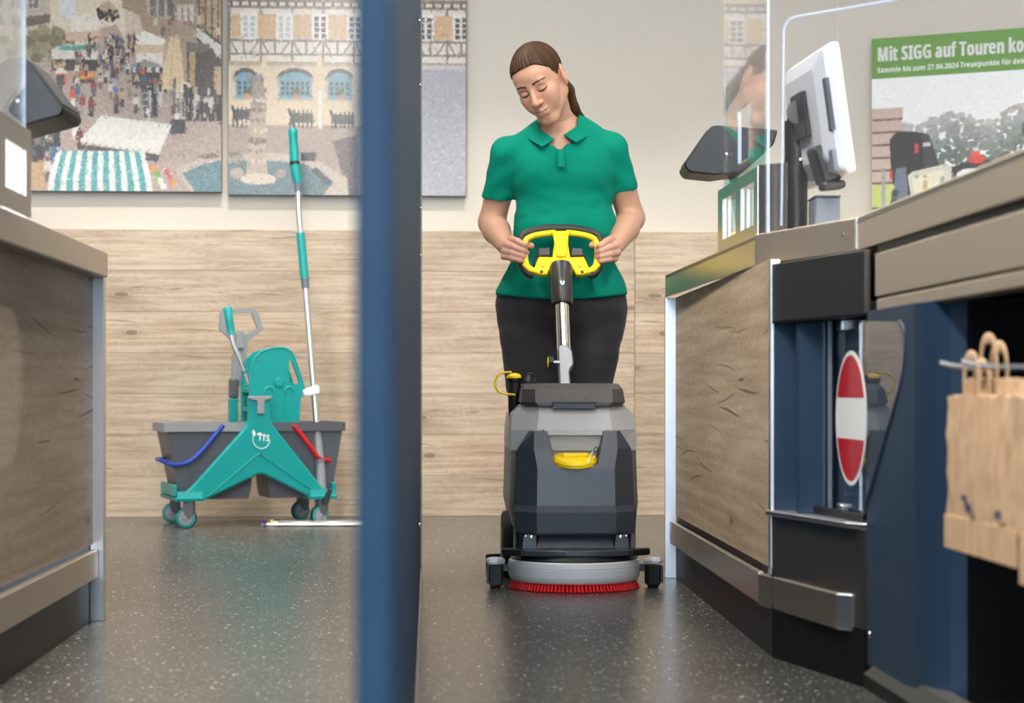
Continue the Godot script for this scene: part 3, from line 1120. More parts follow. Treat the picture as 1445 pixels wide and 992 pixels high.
func market_print() -> ImageTexture:
	var p := Paint.new(806, 800, -90, -130, 2.0, rgb(190, 170, 160))
	var cream := rgb(240, 226, 204)
	# far houses
	p.rect(-90, -130, 313, 60, rgb(222, 206, 188))
	p.rect(-90, -130, 70, 52, rgb(206, 196, 182))
	for k in 6:
		for r in 7:
			p.rect(-84 + k * 25, -122 + r * 24, -72 + k * 25, -108 + r * 24, rgb(120, 120, 126))
			p.rect(-80 + k * 25, -122 + r * 24, -78 + k * 25, -108 + r * 24, cream)
	p.poly([[20, 28], [70, 20], [70, 32], [20, 42]], rgb(118, 98, 84))
	p.rect(28, 0, 36, 14, rgb(150, 170, 200))
	p.rect(70, -130, 175, 62, cream)
	p.rect(84, -20, 106, 26, rgb(236, 238, 244))
	p.poly([[130, 8], [165, 2], [168, 60], [130, 60]], rgb(250, 232, 206))
	p.ell(151, 14, 13, 12, rgb(206, 180, 150))
	for k in 14:
		p.ell(138 + (k * 37 % 30), 14 + (k * 23 % 14), 2.6, 3.4, rgb(60, 52, 50))
	# street of people going up to the far gate
	p.poly([[120, 110], [140, 40], [165, 34], [178, 60], [186, 110]], rgb(196, 174, 162))
	# houses on the right of the street
	p.poly([[175, -130], [313, -130], [313, 175], [262, 120], [240, 60], [205, 48], [195, 20], [172, 10]], rgb(176, 154, 134))
	p.poly([[205, -60], [245, -70], [245, 28], [208, 20]], rgb(204, 186, 166))
	for k in 3:
		p.poly([[212 + k * 12, -4], [220 + k * 12, -4], [220 + k * 12, 24], [212 + k * 12, 20]], rgb(124, 118, 120))
	p.poly([[248, -120], [276, -128], [276, 40], [248, 26]], rgb(160, 138, 124))
	for k in 3:
		p.poly([[250 + k * 9, 4], [256 + k * 9, 4], [256 + k * 9, 30], [250 + k * 9, 26]], rgb(218, 210, 200))
	p.poly([[280, -130], [313, -130], [313, 90], [280, 44]], rgb(190, 164, 134))
	for k in 4:
		p.line(282 + k * 9, -130, 282 + k * 9, 60 + k * 8, 2.4, rgb(104, 82, 70))
	p.poly([[278, 34], [313, 60], [313, 84], [278, 52]], rgb(226, 224, 224))
	p.line(278, 34, 313, 60, 3, rgb(78, 66, 60))
	p.line(278, 52, 313, 84, 3, rgb(78, 66, 60))
	p.poly([[264, 58], [300, 66], [313, 88], [313, 175], [266, 150]], rgb(92, 80, 72))
	p.rect(268, 66, 276, 132, rgb(196, 164, 120))
	p.poly([[266, 58], [296, 60], [298, 70], [266, 72]], rgb(120, 112, 104))
	p.rect(303, 92, 313, 172, rgb(214, 184, 150))
	# trees
	for k in 26:
		var a := k * 2.399
		var c := [rgb(138, 134, 94), rgb(112, 110, 74), rgb(160, 152, 110)][k % 3] as Color
		p.ell(52 + cos(a) * (6 + k * 1.7), 64 + sin(a) * (4 + k * 0.75), 9, 7, c)
	for k in 10:
		p.ell(78 + (k * 29 % 24), 44 + (k * 17 % 20), 7, 7, [rgb(150, 144, 100), rgb(124, 120, 82)][k % 2])
	# tents and stalls
	p.poly([[100, 24], [122, 18], [140, 26], [140, 44], [100, 44]], rgb(252, 244, 230))
	p.poly([[92, 46], [142, 42], [142, 58], [92, 58]], rgb(226, 192, 172))
	p.poly([[72, 70], [88, 62], [140, 62], [136, 86], [72, 84]], rgb(240, 232, 220))
	p.poly([[86, 64], [140, 63], [138, 71], [82, 71]], rgb(96, 170, 160))
	p.rect(72, 84, 138, 100, rgb(70, 56, 50))
	for k in 16:
		p.ell(76 + (k * 31 % 60), 88 + (k * 13 % 10), 3, 3, [rgb(214, 150, 84), rgb(120, 110, 70), rgb(200, 190, 170)][k % 3])
	p.rect(102, 102, 134, 114, rgb(226, 126, 72))
	for k in 20:
		p.ell(104 + (k * 19 % 30), 104 + (k * 7 % 10), 2.4, 2.2, [rgb(250, 190, 90), rgb(220, 84, 56), rgb(140, 150, 70)][k % 3])
	p.rect(102, 112, 132, 117, rgb(80, 56, 48))
	p.ell(85.5, 104, 8, 8, rgb(248, 242, 234))
	p.rect(77.5, 104, 93.5, 122, rgb(232, 120, 90))
	p.rect(79, 106, 90, 121, rgb(72, 70, 72))
	p.poly([[184, 56], [204, 42], [234, 54], [232, 62], [188, 62]], rgb(252, 248, 240))
	p.rect(190, 62, 232, 74, rgb(222, 196, 166))
	p.rect(192, 74, 230, 96, rgb(244, 238, 230))
	p.rect(186, 92, 226, 120, rgb(84, 70, 66))
	p.poly([[184, 90], [206, 84], [228, 90], [226, 97], [188, 97]], rgb(150, 158, 154))
	for k in 24:
		p.ell(188 + (k * 41 % 44), 98 + (k * 17 % 34), 3.2, 4, [rgb(60, 56, 60), rgb(190, 96, 70), rgb(232, 226, 220), rgb(90, 80, 78)][k % 4])
	p.poly([[241, 50], [252, 48], [258, 80], [262, 128], [228, 126], [230, 96]], rgb(236, 212, 168))
	p.line(246, 52, 240, 126, 1.2, rgb(206, 180, 138))
	p.line(250, 52, 254, 126, 1.2, rgb(206, 180, 138))
	p.rect(247.5, 128, 252.5, 172, rgb(246, 242, 236))
	p.ell(263, 124, 7, 10, rgb(248, 246, 242))
	# café seats
	p.poly([[198, 120], [216, 118], [224, 165], [204, 166]], rgb(88, 96, 96))
	for k in 5:
		p.line(200 + k, 122 + k * 9, 219 + k, 121 + k * 9, 1.8, rgb(210, 214, 210))
	for k in 5:
		p.rect(262 + k * 11, 132 + (k % 2) * 5, 271 + k * 11, 170, rgb(64, 60, 60))
		p.rect(264 + k * 11, 148, 270 + k * 11, 153, rgb(160, 160, 160))
	p.rect(240, 168, 262, 188, rgb(74, 70, 68))
	for k in 12:
		p.person(268 + (k * 37 % 44), 150 + (k * 11 % 12), 22, [rgb(190, 200, 214), rgb(120, 100, 96), rgb(230, 224, 216)][k % 3], rgb(60, 58, 62))
	# people in the street
	var folk := [[148, 98, 34, rgb(236, 226, 214), rgb(66, 58, 56)], [156, 92, 30, rgb(70, 62, 60), rgb(40, 38, 42)], [166, 70, 22, rgb(96, 100, 128), rgb(70, 66, 80)], [174, 82, 26, rgb(226, 216, 206), rgb(120, 100, 96)], [178, 104, 30, rgb(140, 48, 44), rgb(150, 182, 224)], [160, 124, 30, rgb(76, 74, 92), rgb(190, 186, 190)], [164, 162, 26, rgb(150, 150, 156), rgb(196, 190, 186)], [102, 152, 30, rgb(214, 92, 56), rgb(238, 234, 230)], [84, 146, 28, rgb(66, 62, 62), rgb(176, 184, 196)], [106, 198, 48, rgb(52, 48, 50), rgb(244, 240, 236)], [76, 234, 60, rgb(48, 46, 52), rgb(96, 116, 150)], [48, 232, 54, rgb(228, 220, 206), rgb(70, 60, 58)], [30, 250, 56, rgb(110, 84, 64), rgb(50, 44, 44)], [82, 180, 30, rgb(70, 60, 66), rgb(120, 150, 180)], [192, 160, 28, rgb(232, 226, 216), rgb(90, 82, 80)], [112, 212, 32, rgb(120, 36, 40), rgb(96, 40, 40)], [62, 200, 36, rgb(58, 58, 62), rgb(60, 58, 66)], [48, 196, 40, rgb(214, 190, 160), rgb(150, 130, 110)], [126, 62, 16, rgb(60, 56, 60), rgb(40, 40, 44)], [210, 172, 24, rgb(240, 236, 226), rgb(220, 214, 206)]]
	for f in folk:
		p.person(f[0], f[1], f[2], f[3], f[4])
	var rng := RandomNumberGenerator.new()
	rng.seed = 91
	var coats := [rgb(60, 56, 62), rgb(226, 220, 210), rgb(120, 96, 84), rgb(150, 60, 52), rgb(90, 104, 140), rgb(176, 164, 150), rgb(70, 84, 74), rgb(206, 184, 150)]
	for k in 70:
		var y := 58.0 + 120.0 * rng.randf() * rng.randf()
		var x := rng.randf_range(118.0 - (y - 58.0) * 0.5, 196.0 + (y - 58.0) * 0.25)
		p.person(x, y, 10.0 + (y - 40.0) * 0.16, coats[rng.randi() % 8], coats[rng.randi() % 8].darkened(0.3))
	for k in 26:
		p.person(rng.randf_range(22.0, 72.0), rng.randf_range(180.0, 272.0), rng.randf_range(34.0, 50.0), coats[rng.randi() % 8], coats[rng.randi() % 8].darkened(0.35))
	for k in 60:
		var x := rng.randf_range(196.0, 310.0)
		p.rect(x, 108.0 + rng.randf() * 52.0, x + rng.randf_range(2.0, 7.0), 112.0 + rng.randf() * 56.0, [rgb(48, 46, 48), rgb(210, 206, 200), rgb(96, 84, 76), rgb(140, 132, 124)][k % 4])
	for k in 40:
		var x := rng.randf_range(200.0, 312.0)
		var y := rng.randf_range(-120.0, 40.0)
		p.rect(x, y, x + 6.0, y + 11.0, [rgb(112, 104, 104), rgb(214, 200, 180), rgb(138, 118, 102)][k % 3])
	p.ell(163, 126, 4, 4, rgb(90, 120, 200))
	p.ell(201, 100, 4, 4.5, rgb(222, 88, 66))
	p.poly([[38, 232], [60, 226], [64, 268], [36, 268]], rgb(206, 170, 124))
	p.ell(50, 224, 5, 6, rgb(60, 46, 40))
	# big awnings
	p.poly([[110, 204], [226, 218], [222, 228], [120, 214]], rgb(96, 78, 72))
	p.poly([[143, 163], [243, 175], [226, 215], [112, 198]], rgb(250, 248, 240))
	for k in 12:
		p.ell(117 + k * 9.6, 199.5 + k * 1.4, 4, 3, rgb(246, 242, 232))
	for k in 17:
		var a0 := k / 17.0
		var a1 := (k + 1) / 17.0
		var c := rgb(246, 248, 246) if k % 2 == 0 else rgb(96, 178, 180)
		p.poly([[lerpf(80, 204, a0), 213], [lerpf(80, 204, a1), 213], [lerpf(68, 214, a1), 254], [lerpf(68, 214, a0), 254]], c)
		p.poly([[lerpf(68, 214, a0), 254], [lerpf(68, 214, a1), 254], [lerpf(67, 216, a1), 271], [lerpf(67, 216, a0), 271]], c.darkened(0.06))
	# fruit beside the awning, corner of the fountain
	for k in 14:
		p.ell(216 + (k * 23 % 32), 236 + (k * 13 % 30), 5, 4.5, [rgb(216, 120, 100), rgb(238, 232, 226), rgb(120, 186, 74), rgb(226, 160, 80)][k % 4])
	p.poly([[246, 238], [285, 222], [313, 218], [313, 271], [270, 271]], rgb(204, 190, 178))
	p.poly([[258, 244], [290, 230], [313, 226], [313, 271], [276, 271]], rgb(108, 140, 146))
	p.poly([[276, 220], [300, 214], [313, 220], [290, 224]], rgb(140, 122, 112))
	p.stipple(34000, 3.6, 0.085, 701)
	p.grain(0.10, 71)
	p.soften(1.9)
	return ImageTexture.create_from_image(p.im)

func house_print() -> ImageTexture:
	var p := Paint.new(672, 812, 322, -130, 2.0, rgb(176, 156, 146))
	var plaster := rgb(240, 232, 222)
	var beam := rgb(140, 124, 114)
	p.rect(322, -130, 658, 175, rgb(226, 206, 178))
	# timbered upper floors
	for f in 2:
		var y := -105.0 + f * 105.0
		p.rect(322, y, 658, y + 90, plaster)
		p.rect(322, y - 1, 658, y + 4, beam)
		p.rect(322, y + 9, 658, y + 13, beam)
		for k in 26:
			p.rect(324 + k * 13, y + 3, 328 + k * 13, y + 10, rgb(110, 94, 86))
		p.rect(322, y + 56, 658, y + 60, beam)
		p.rect(322, y + 76, 658, y + 79, beam)
		p.rect(322, y + 88, 658, y + 91, rgb(176, 156, 134))
		for k in 8:
			var x := 322.0 + k * 44.0
			p.rect(x, y + 13, x + 3, y + 88, beam)
			p.line(x + 4, y + 60, x + 13, y + 77, 2.4, beam)
			p.line(x + 42, y + 60, x + 30, y + 77, 2.4, beam)
			p.rect(x + 20, y + 60, x + 23, y + 77, beam)
		for k in 7:
			var x := 340.0 + k * 50.0
			p.rect(x - 14, y + 21, x - 1, y + 55, rgb(224, 188, 146))
			p.rect(x + 23, y + 21, x + 36, y + 55, rgb(224, 188, 146))
			p.rect(x - 1, y + 19, x + 23, y + 57, rgb(250, 248, 244))
			for q in 8:
				p.rect(x + 3 + (q % 2) * 10, y + 24 + int(q / 2.0) * 8, x + 9 + (q % 2) * 10, y + 30 + int(q / 2.0) * 8, rgb(66, 62, 62) if k >= 2 else rgb(196, 200, 204))
	# sandstone ground floor with arched blue windows
	p.rect(322, 91, 560, 178, rgb(232, 212, 184))
	p.rect(322, 90, 560, 94, rgb(196, 172, 146))
	for w in [[346, 15], [416, 24], [479, 18]]:
		var cx: float = w[0]
		var r: float = w[1]
		p.ell(cx, 112, r + 2, 15, rgb(74, 70, 72))
		p.rect(cx - r - 1, 110, cx + r + 1, 140, rgb(216, 196, 170))
		p.ell(cx, 114, r - 1, 11, rgb(112, 170, 192))
		p.rect(cx - r + 1, 112, cx + r - 1, 140, rgb(112, 170, 192))
		var n := int(r / 4.0)
		for q in n:
			var x := cx - r + 4 + q * (2.0 * r - 6) / n
			for v in 3:
				p.rect(x, 116 + v * 7, x + (2.0 * r - 8) / n - 2, 121 + v * 7, rgb(62, 68, 76))
		p.rect(cx - r - 3, 140, cx + r + 3, 143, rgb(206, 186, 160))
		p.ell(cx + 2, 130, 5, 4, rgb(82, 92, 54))
		p.rect(cx - 2, 133, cx + 6, 140, rgb(206, 138, 100))
	p.rect(369, 80, 376, 175, rgb(242, 222, 186))
	p.rect(447, 78, 454, 128, rgb(238, 214, 176))
	p.rect(449, 128, 453, 182, rgb(246, 238, 226))
	for t in [[345, 172], [425, 176], [484, 178]]:
		p.rect(t[0] - 16, t[1] - 16, t[0] + 16, t[1] - 2, rgb(88, 82, 78))
		for q in 6:
			p.rect(t[0] - 17 + q * 6, t[1] - 20, t[0] - 15 + q * 6, t[1] + 10, rgb(72, 66, 64))
		p.poly([[t[0] - 20, t[1] - 22], [t[0] - 16, t[1] - 22], [t[0] - 8, t[1] + 4], [t[0] - 12, t[1] + 4]], rgb(66, 60, 60))
	# square
	p.rect(322, 182, 658, 276, rgb(178, 160, 150))
	p.poly([[470, 200], [505, 190], [505, 276], [490, 276]], rgb(118, 104, 98))
	p.poly([[560, 91], [658, 91], [658, 276], [560, 276]], rgb(186, 184, 196))  # bluish haze of a glossy reflection, painted into the print
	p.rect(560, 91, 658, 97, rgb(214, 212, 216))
	# fountain basin and column
	p.poly([[322, 222], [360, 216], [440, 222], [490, 252], [492, 276], [322, 276]], rgb(206, 192, 178))
	p.poly([[322, 232], [360, 226], [430, 232], [470, 258], [455, 276], [322, 276]], rgb(112, 132, 136))
	p.poly([[445, 236], [470, 258], [462, 262], [438, 242]], rgb(80, 92, 96))
	p.poly([[352, 150], [376, 150], [374, 205], [378, 252], [346, 252], [352, 205]], rgb(196, 178, 162))
	p.poly([[356, 108], [370, 106], [376, 150], [354, 152]], rgb(160, 148, 140))
	p.ell(363, 200, 14, 5, rgb(150, 134, 122))
	p.ell(364, 156, 13, 4, rgb(170, 152, 138))
	for k in 30:
		p.ell(352 + (k * 17 % 24), 112 + (k * 29 % 130), 2.4, 3.2, [rgb(130, 114, 104), rgb(226, 208, 190), rgb(150, 136, 128)][k % 3])
	p.ell(364, 254, 26, 8, rgb(222, 206, 188))
	p.ell(334, 246, 10, 8, rgb(190, 176, 164))
	p.ell(396, 246, 7, 6, rgb(176, 160, 148))
	for k in 7:
		p.line(324 + k * 3, 216, 326 + k * 3, 230, 0.9, rgb(70, 68, 70))
	p.rect(424, 216, 446, 228, rgb(70, 66, 66))
	p.stipple(24000, 3.4, 0.07, 703)
	p.grain(0.10, 73)
	p.soften(1.9)
	return ImageTexture.create_from_image(p.im)

func picture(called: String, label: String, px0: float, px1: float, py0: float, py1: float, tex: ImageTexture) -> void:
	var ang := atan(WALL_SLOPE)
	var mid := 0.0
	var x0 := 0.0
	var x1 := 0.0
	for q in 2:
		var px: float = [px0, px1][q]
		var k := (px - 722.5) / FOCAL
		var x := 8.94 * k / (1.0 - WALL_SLOPE * k)
		if q == 0:
			x0 = x
		else:
			x1 = x
	mid = (x0 + x1) / 2
	var d := wall_d(mid) - 0.045
	var y0 := EYE + (HORIZON - py1) / FOCAL * d
	var y1 := EYE + (HORIZON - py0) / FOCAL * d
	var w := (x1 - x0) / cos(ang)
	var t := thing(called, label, "picture", Vector3(mid, (y0 + y1) / 2, -d), ang, "market square prints on the back wall")
	part("board", bevel_box(Vector3(w, y1 - y0, 0.03), 0.001), M_panel(), t, Vector3(0, 0, -0.0155))
	var m := StandardMaterial3D.new()
	m.resource_name = called
	m.albedo_texture = tex
	m.albedo_color = Color(0.86, 0.85, 0.84)
	m.roughness = 0.22
	part("print", printed_front(w - 0.004, y1 - y0 - 0.004), m, t, Vector3(0, 0, 0.0005))
	for s in [-1, 1]:
		part("spacer", bevel_box(Vector3(0.04, 0.04, 0.016), 0.001), M.aluminium, t, Vector3(s * w * 0.35, (y1 - y0) * 0.3, -0.0375))

func M_panel() -> StandardMaterial3D:
	if not M.has("board_edge"):
		mat("board_edge", rgb(78, 74, 68), 0.5)
	return M.board_edge

func pictures() -> void:
	picture("picture", "large print of a crowded market with striped awning on the back wall", -90, 313, -130, 270, market_print())
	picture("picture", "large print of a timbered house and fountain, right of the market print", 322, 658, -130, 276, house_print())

func poster_print() -> ImageTexture:
	var p := Paint.new(900, 700, 1230, 112, 3.0, rgb(238, 238, 240))
	# distant wood, lawn
	var rng := RandomNumberGenerator.new()
	rng.seed = 77
	for k in 900:
		var u := k / 900.0
		var x := rng.randf_range(1268.0, 1545.0)
		var y := 170.0 + u * 66.0 + 6.0 * sin(x * 0.06) - (8.0 if x > 1400.0 else 0.0)
		var tone := rgb(206, 204, 206).lerp(rgb(92, 112, 104), clampf(u * 1.15, 0.0, 1.0)).lerp(rgb(170, 150, 140), rng.randf() * 0.35)
		p.ell(x, y, rng.randf_range(2.5, 6.0), rng.randf_range(2.0, 5.0), tone.darkened(rng.randf() * 0.15))
	p.rect(1230, 234, 1540, 345, rgb(96, 116, 96))
	p.rect(1230, 248, 1275, 345, rgb(190, 200, 120))
	for k in 6:
		p.rect(1230, 152 + k * 17, 1271 - k, 167 + k * 17, rgb(196, 172, 160))
		p.rect(1230, 166 + k * 17, 1271 - k, 169 + k * 17, rgb(112, 92, 84))
	p.rect(1243, 232, 1248, 300, rgb(150, 158, 160))
	p.rect(1230, 285, 1250, 288, rgb(96, 96, 96))
	# rucksack
	p.poly([[1254, 195], [1262, 186], [1276, 184], [1300, 188], [1308, 196], [1322, 240], [1316, 300], [1268, 300], [1256, 240]], rgb(26, 26, 30))
	p.poly([[1296, 190], [1306, 190], [1320, 232], [1314, 246], [1300, 240]], rgb(52, 52, 60))
	p.rect(1287, 202, 1292, 214, rgb(206, 54, 70))
	p.rect(1298, 201, 1308, 206, rgb(196, 196, 196))
	p.poly([[1262, 234], [1276, 232], [1280, 290], [1256, 296]], rgb(104, 112, 130))
	p.rect(1254, 236, 1258, 248, rgb(200, 50, 50))
	p.poly([[1258, 262], [1266, 262], [1258, 296], [1252, 296]], rgb(60, 60, 60))
	# lunch box
	p.poly([[1278, 244], [1284, 239], [1330, 230], [1336, 236], [1334, 262], [1284, 284]], rgb(206, 204, 190))
	p.poly([[1284, 247], [1326, 237], [1328, 258], [1288, 276]], rgb(226, 220, 196))
	for k in 14:
		p.ell(1290 + fmod(k * 11.3, 34), 246 + fmod(k * 7.7, 20), 3, 2.6, [rgb(150, 170, 160), rgb(190, 170, 110), rgb(214, 214, 206)][k % 3])
	# dark bag and bottle cap
	p.poly([[1336, 236], [1350, 230], [1385, 228], [1400, 240], [1400, 290], [1340, 290]], rgb(46, 46, 50))
	p.ell(1358, 246, 16, 8, rgb(220, 222, 222))
	p.ell(1368, 226, 11, 6, rgb(214, 66, 50))
	p.ell(1367, 219, 6, 5, rgb(222, 82, 62))
	p.ell(1367, 213, 4, 3, rgb(196, 200, 204))
	p.ell(1450, 190, 24, 22, rgb(60, 86, 74))
	p.stipple(14000, 4.0, 0.05, 705)
	p.grain(0.07, 75)
	p.soften(2.2)
	return ImageTexture.create_from_image(p.im)

func poster() -> void:
	# hangs on the turned wall
	var ang := -atan(TURN_SLOPE)
	var k := (1230.0 - 722.5) / FOCAL
	var off := 0.07
	var x := (CORNER.y - off + TURN_SLOPE * CORNER.x) * k / (1.0 + TURN_SLOPE * k)
	var d := x / k
	var top := EYE + (HORIZON - 55.0) / FOCAL * d
	var w := 1.02
	var head := 57.0 / FOCAL * d
	var body := 0.78
	var t := thing("poster", "advertising poster with green headline band and rucksack photo on the right wall", "poster", Vector3(x, top, -d), ang)
	part("board", bevel_box(Vector3(w, head + body, 0.03), 0.002), M_panel(), t, Vector3(w / 2, -(head + body) / 2, -0.016))
	for s in [0.12, 0.85]:
		part("spacer", bevel_box(Vector3(0.04, 0.04, 0.034), 0.001), M.aluminium, t, Vector3(w * s, -0.2, -0.048))
	mat("poster_green", rgb(92, 146, 44), 0.5)
	part("headline_band", bevel_box(Vector3(w - 0.002, head, 0.002), 0.0005), M.poster_green, t, Vector3(w / 2, -head / 2, 0.0))
	var m := mat("poster_photo", Color.WHITE, 0.45)
	m.albedo_texture = poster_print()
	part("photo", printed_front(w - 0.002, body), m, t, Vector3(w / 2, -head - body / 2, 0.0002))
	var a := lettering("Mit SIGG auf Touren kommen", 0.050, 0.0)
	for q in [-0.0016, 0.0, 0.0016]:
		var o := part("lettering", a.mesh, M.sign_white, t, Vector3(0.026 + q, -0.126, 0.0022))
		o.scale = Vector3(0.82, 1.22, 1)
	var b := lettering("Sammle bis zum 27.04.2024 Treuepunkte für deine Wunschprämie", 0.022)
	var o2 := part("lettering", b.mesh, M.sign_white, t, Vector3(0.026, -0.163, 0.0022))
	o2.scale = Vector3(0.9, 1.0, 1)

# ------------------------------------------------------------------ floor scrubber
func deck_ring(y: float, w: float, zf: float, c: float, zs: float, zb: float, x := 0.0) -> Array:
	return [Vector3(x - c, y, zf), Vector3(x + c, y, zf), Vector3(x + w, y, zs), Vector3(x + w, y, zb), Vector3(x - w, y, zb), Vector3(x - w, y, zs)]

func scrubber() -> void:
	var t := thing("floor_scrubber", "walk-behind grey and black floor scrubber with yellow steering handle and red brush", "floor scrubber", Vector3(0.179, 0, -5.74), 0.04)
	var inv := t.transform.affine_inverse()
	# brush: a disc with red tufts
	part("brush_disc", lathe([Vector2(0, 0.034), Vector2(0.178, 0.034), Vector2(0.181, 0.026), Vector2(0.176, 0.018), Vector2(0, 0.018)], 64), M.red_bristle, t)
	var st := new_st()
	var rng := RandomNumberGenerator.new()
	rng.seed = 8
	for ringno in 2:
		var n: int = [104, 90][ringno]
		for k in n:
			var a := TAU * k / n
			var r0: float = [0.172, 0.160][ringno]
			var lean := rng.randf_range(-0.003, 0.003)
			var p0 := Vector3(cos(a) * r0, 0.026, sin(a) * r0)
			var p1 := Vector3(cos(a + lean) * (r0 + 0.014 - ringno * 0.006), 0.0006, sin(a + lean) * (r0 + 0.014 - ringno * 0.006))
			tube_into(st, [p0, p1], [0.0042, 0.0055], 6)
	var tufts := part("bristle", done(st), M.red_bristle, t)
	tufts.set_meta("kind", "stuff")
	# grey skirt ring and black dome over it
	part("skirt_ring", lathe([Vector2(0.150, 0.084), Vector2(0.183, 0.084), Vector2(0.188, 0.080), Vector2(0.1905, 0.066), Vector2(0.1895, 0.064), Vector2(0.1905, 0.062), Vector2(0.190, 0.040), Vector2(0.187, 0.030), Vector2(0.182, 0.024), Vector2(0.165, 0.024), Vector2(0.165, 0.03)], 96), M.ring_grey, t)
	part("brush_cover", lathe([Vector2(0, 0.120), Vector2(0.12, 0.116), Vector2(0.165, 0.103), Vector2(0.183, 0.088), Vector2(0.183, 0.080), Vector2(0, 0.080)], 72), M.black_plastic, t)
	# bumper bar
	var bar := []
	for k in 13:
		var a := lerpf(-0.98, 0.98, k / 12.0)
		bar.append(Vector2(sin(a) * 0.205, 0.005 + cos(a) * 0.165))
	bar.append_array([Vector2(0.16, 0.05), Vector2(-0.16, 0.05)])
	var barpts := []
	for q in bar:
		barpts.append(Vector2(q.x, -q.y))
	part("bumper_bar", extrude(barpts, 0.099, 0.118, 0.004, UPRIGHT), M.machine_dark, t)
	for s in [-1, 1]:
		part("bumper_wing", extrude(round_poly([Vector2(s * 0.145, -0.075), Vector2(s * 0.212, -0.06), Vector2(s * 0.212, -0.095), Vector2(s * 0.15, -0.13)], 0.014), 0.099, 0.1185, 0.003, UPRIGHT), M.black_plastic, t)
		# side roller on its bracket
		var rp := Vector3(s * 0.228, 0, 0.012)
		var r := part("roller_bracket", bevel_box(Vector3(0.036, 0.058, 0.05), 0.003), M.black_plastic, t, rp + Vector3(-s * 0.003, 0.037, 0.012), Vector3(0, s * 0.12, 0))
		part("guide_plate", bevel_box(Vector3(0.006, 0.05, 0.05), 0.001), M.machine_dark, r, Vector3(s * 0.022, 0.003, 0.006))
		part("bolt", lathe([Vector2(0, 0.004), Vector2(0.005, 0.003), Vector2(0.005, 0)], 10), M.chrome, r, Vector3(s * 0.025, -0.012, 0.012), Vector3(0, 0, -s * PI / 2))
		part("roller", lathe([Vector2(0, 0.016), Vector2(0.018, 0.0155), Vector2(0.027, 0.011), Vector2(0.029, 0.004), Vector2(0.027, -0.003), Vector2(0, -0.004)], 28), M.ring_grey, t, rp + Vector3(0, 0.072, 0.004))
		part("roller_arm", bevel_box(Vector3(0.05, 0.02, 0.035), 0.002), M.black_plastic, t, Vector3(s * 0.195, 0.055, -0.01))
		part("caster_foot", bevel_box(Vector3(0.03, 0.010, 0.04), 0.002), M.black_rubber, t, rp + Vector3(0, 0.0055, 0.0))
		# lifting bracket with bolt
		var br := part("lift_bracket", extrude(round_poly([Vector2(-0.022, 0), Vector2(0.022, 0), Vector2(0.018, 0.05), Vector2(-0.018, 0.05)], 0.006), -0.006, 0.006, 0.001), M.machine_dark, t, Vector3(s * 0.132, 0.108, 0.072))
		part("bolt", lathe([Vector2(0, 0.008), Vector2(0.006, 0.006), Vector2(0.007, 0)], 10), M.chrome, br, Vector3(-s * 0.004, 0.042, 0.006), Vector3(PI / 2, 0, 0))
		part("bolt", lathe([Vector2(0, 0.006), Vector2(0.004, 0.004), Vector2(0.005, 0)], 10), M.chrome, br, Vector3(s * 0.012, 0.044, 0.006), Vector3(PI / 2, 0, 0))
	# spring at the left bracket
	var coil := []
	for k in 80:
		coil.append(Vector3(-0.158 + cos(k * 0.9) * 0.010, 0.118 + k * 0.0006, 0.055 + sin(k * 0.9) * 0.010))
	part("spring", tube(coil, 0.0022, 6), M.black_metal, t)
	# chassis under the cover
	part("chassis_front", loft([[Vector3(-0.115, 0.105, 0.075), Vector3(0.115, 0.105, 0.075), Vector3(0.115, 0.105, -0.2), Vector3(-0.115, 0.105, -0.2)], [Vector3(-0.098, 0.164, 0.052), Vector3(0.098, 0.164, 0.052), Vector3(0.098, 0.164, -0.2), Vector3(-0.098, 0.164, -0.2)]]), M.machine_dark, t)
	part("chassis", bevel_box(Vector3(0.33, 0.07, 0.5), 0.01), M.black_plastic, t, Vector3(0, 0.13, -0.26))
	for s in [-1, 1]:
		part("side_arm", bevel_box(Vector3(0.016, 0.15, 0.03), 0.003), M.machine_side, t, Vector3(s * 0.168, 0.135, 0.02))
		var wheel := part("wheel", lathe([Vector2(0, 0.02), Vector2(0.09, 0.02), Vector2(0.1, 0.014), Vector2(0.1, -0.014), Vector2(0.09, -0.02), Vector2(0, -0.02)], 36), M.black_rubber, t, Vector3(s * 0.178, 0.1, -0.34), Vector3(0, 0, PI / 2))
		part("hub", lathe([Vector2(0, 0.023), Vector2(0.05, 0.022), Vector2(0.055, 0.019)], 24), M.machine_side, wheel, Vector3.ZERO, Vector3(0, 0, PI if s > 0 else 0.0))
	# squeegee behind
	part("squeegee", extrude([Vector2(-0.24, 0.53), Vector2(-0.16, 0.58), Vector2(0.16, 0.58), Vector2(0.24, 0.53), Vector2(0.24, 0.55), Vector2(0.16, 0.60), Vector2(-0.16, 0.60), Vector2(-0.24, 0.55)], 0.0, 0.05, 0.002, UPRIGHT), M.black_rubber, t)
	# lower body, left and right flanks
	part("body", loft([deck_ring(0.168, 0.172, 0.055, 0.10, 0.0, -0.52), deck_ring(0.24, 0.186, 0.06, 0.11, 0.0, -0.55), deck_ring(0.28, 0.184, 0.055, 0.11, 0.0, -0.55), deck_ring(0.40, 0.181, 0.03, 0.11, -0.01, -0.55)]), M.machine_side, t)
	# light grey tank
	part("tank", loft([deck_ring(0.395, 0.1825, 0.036, 0.115, -0.005, -0.55), deck_ring(0.455, 0.1815, 0.036, 0.108, -0.02, -0.55), deck_ring(0.500, 0.176, 0.012, 0.102, -0.05, -0.54), deck_ring(0.527, 0.150, -0.012, 0.100, -0.06, -0.5)]), M.machine_grey, t)
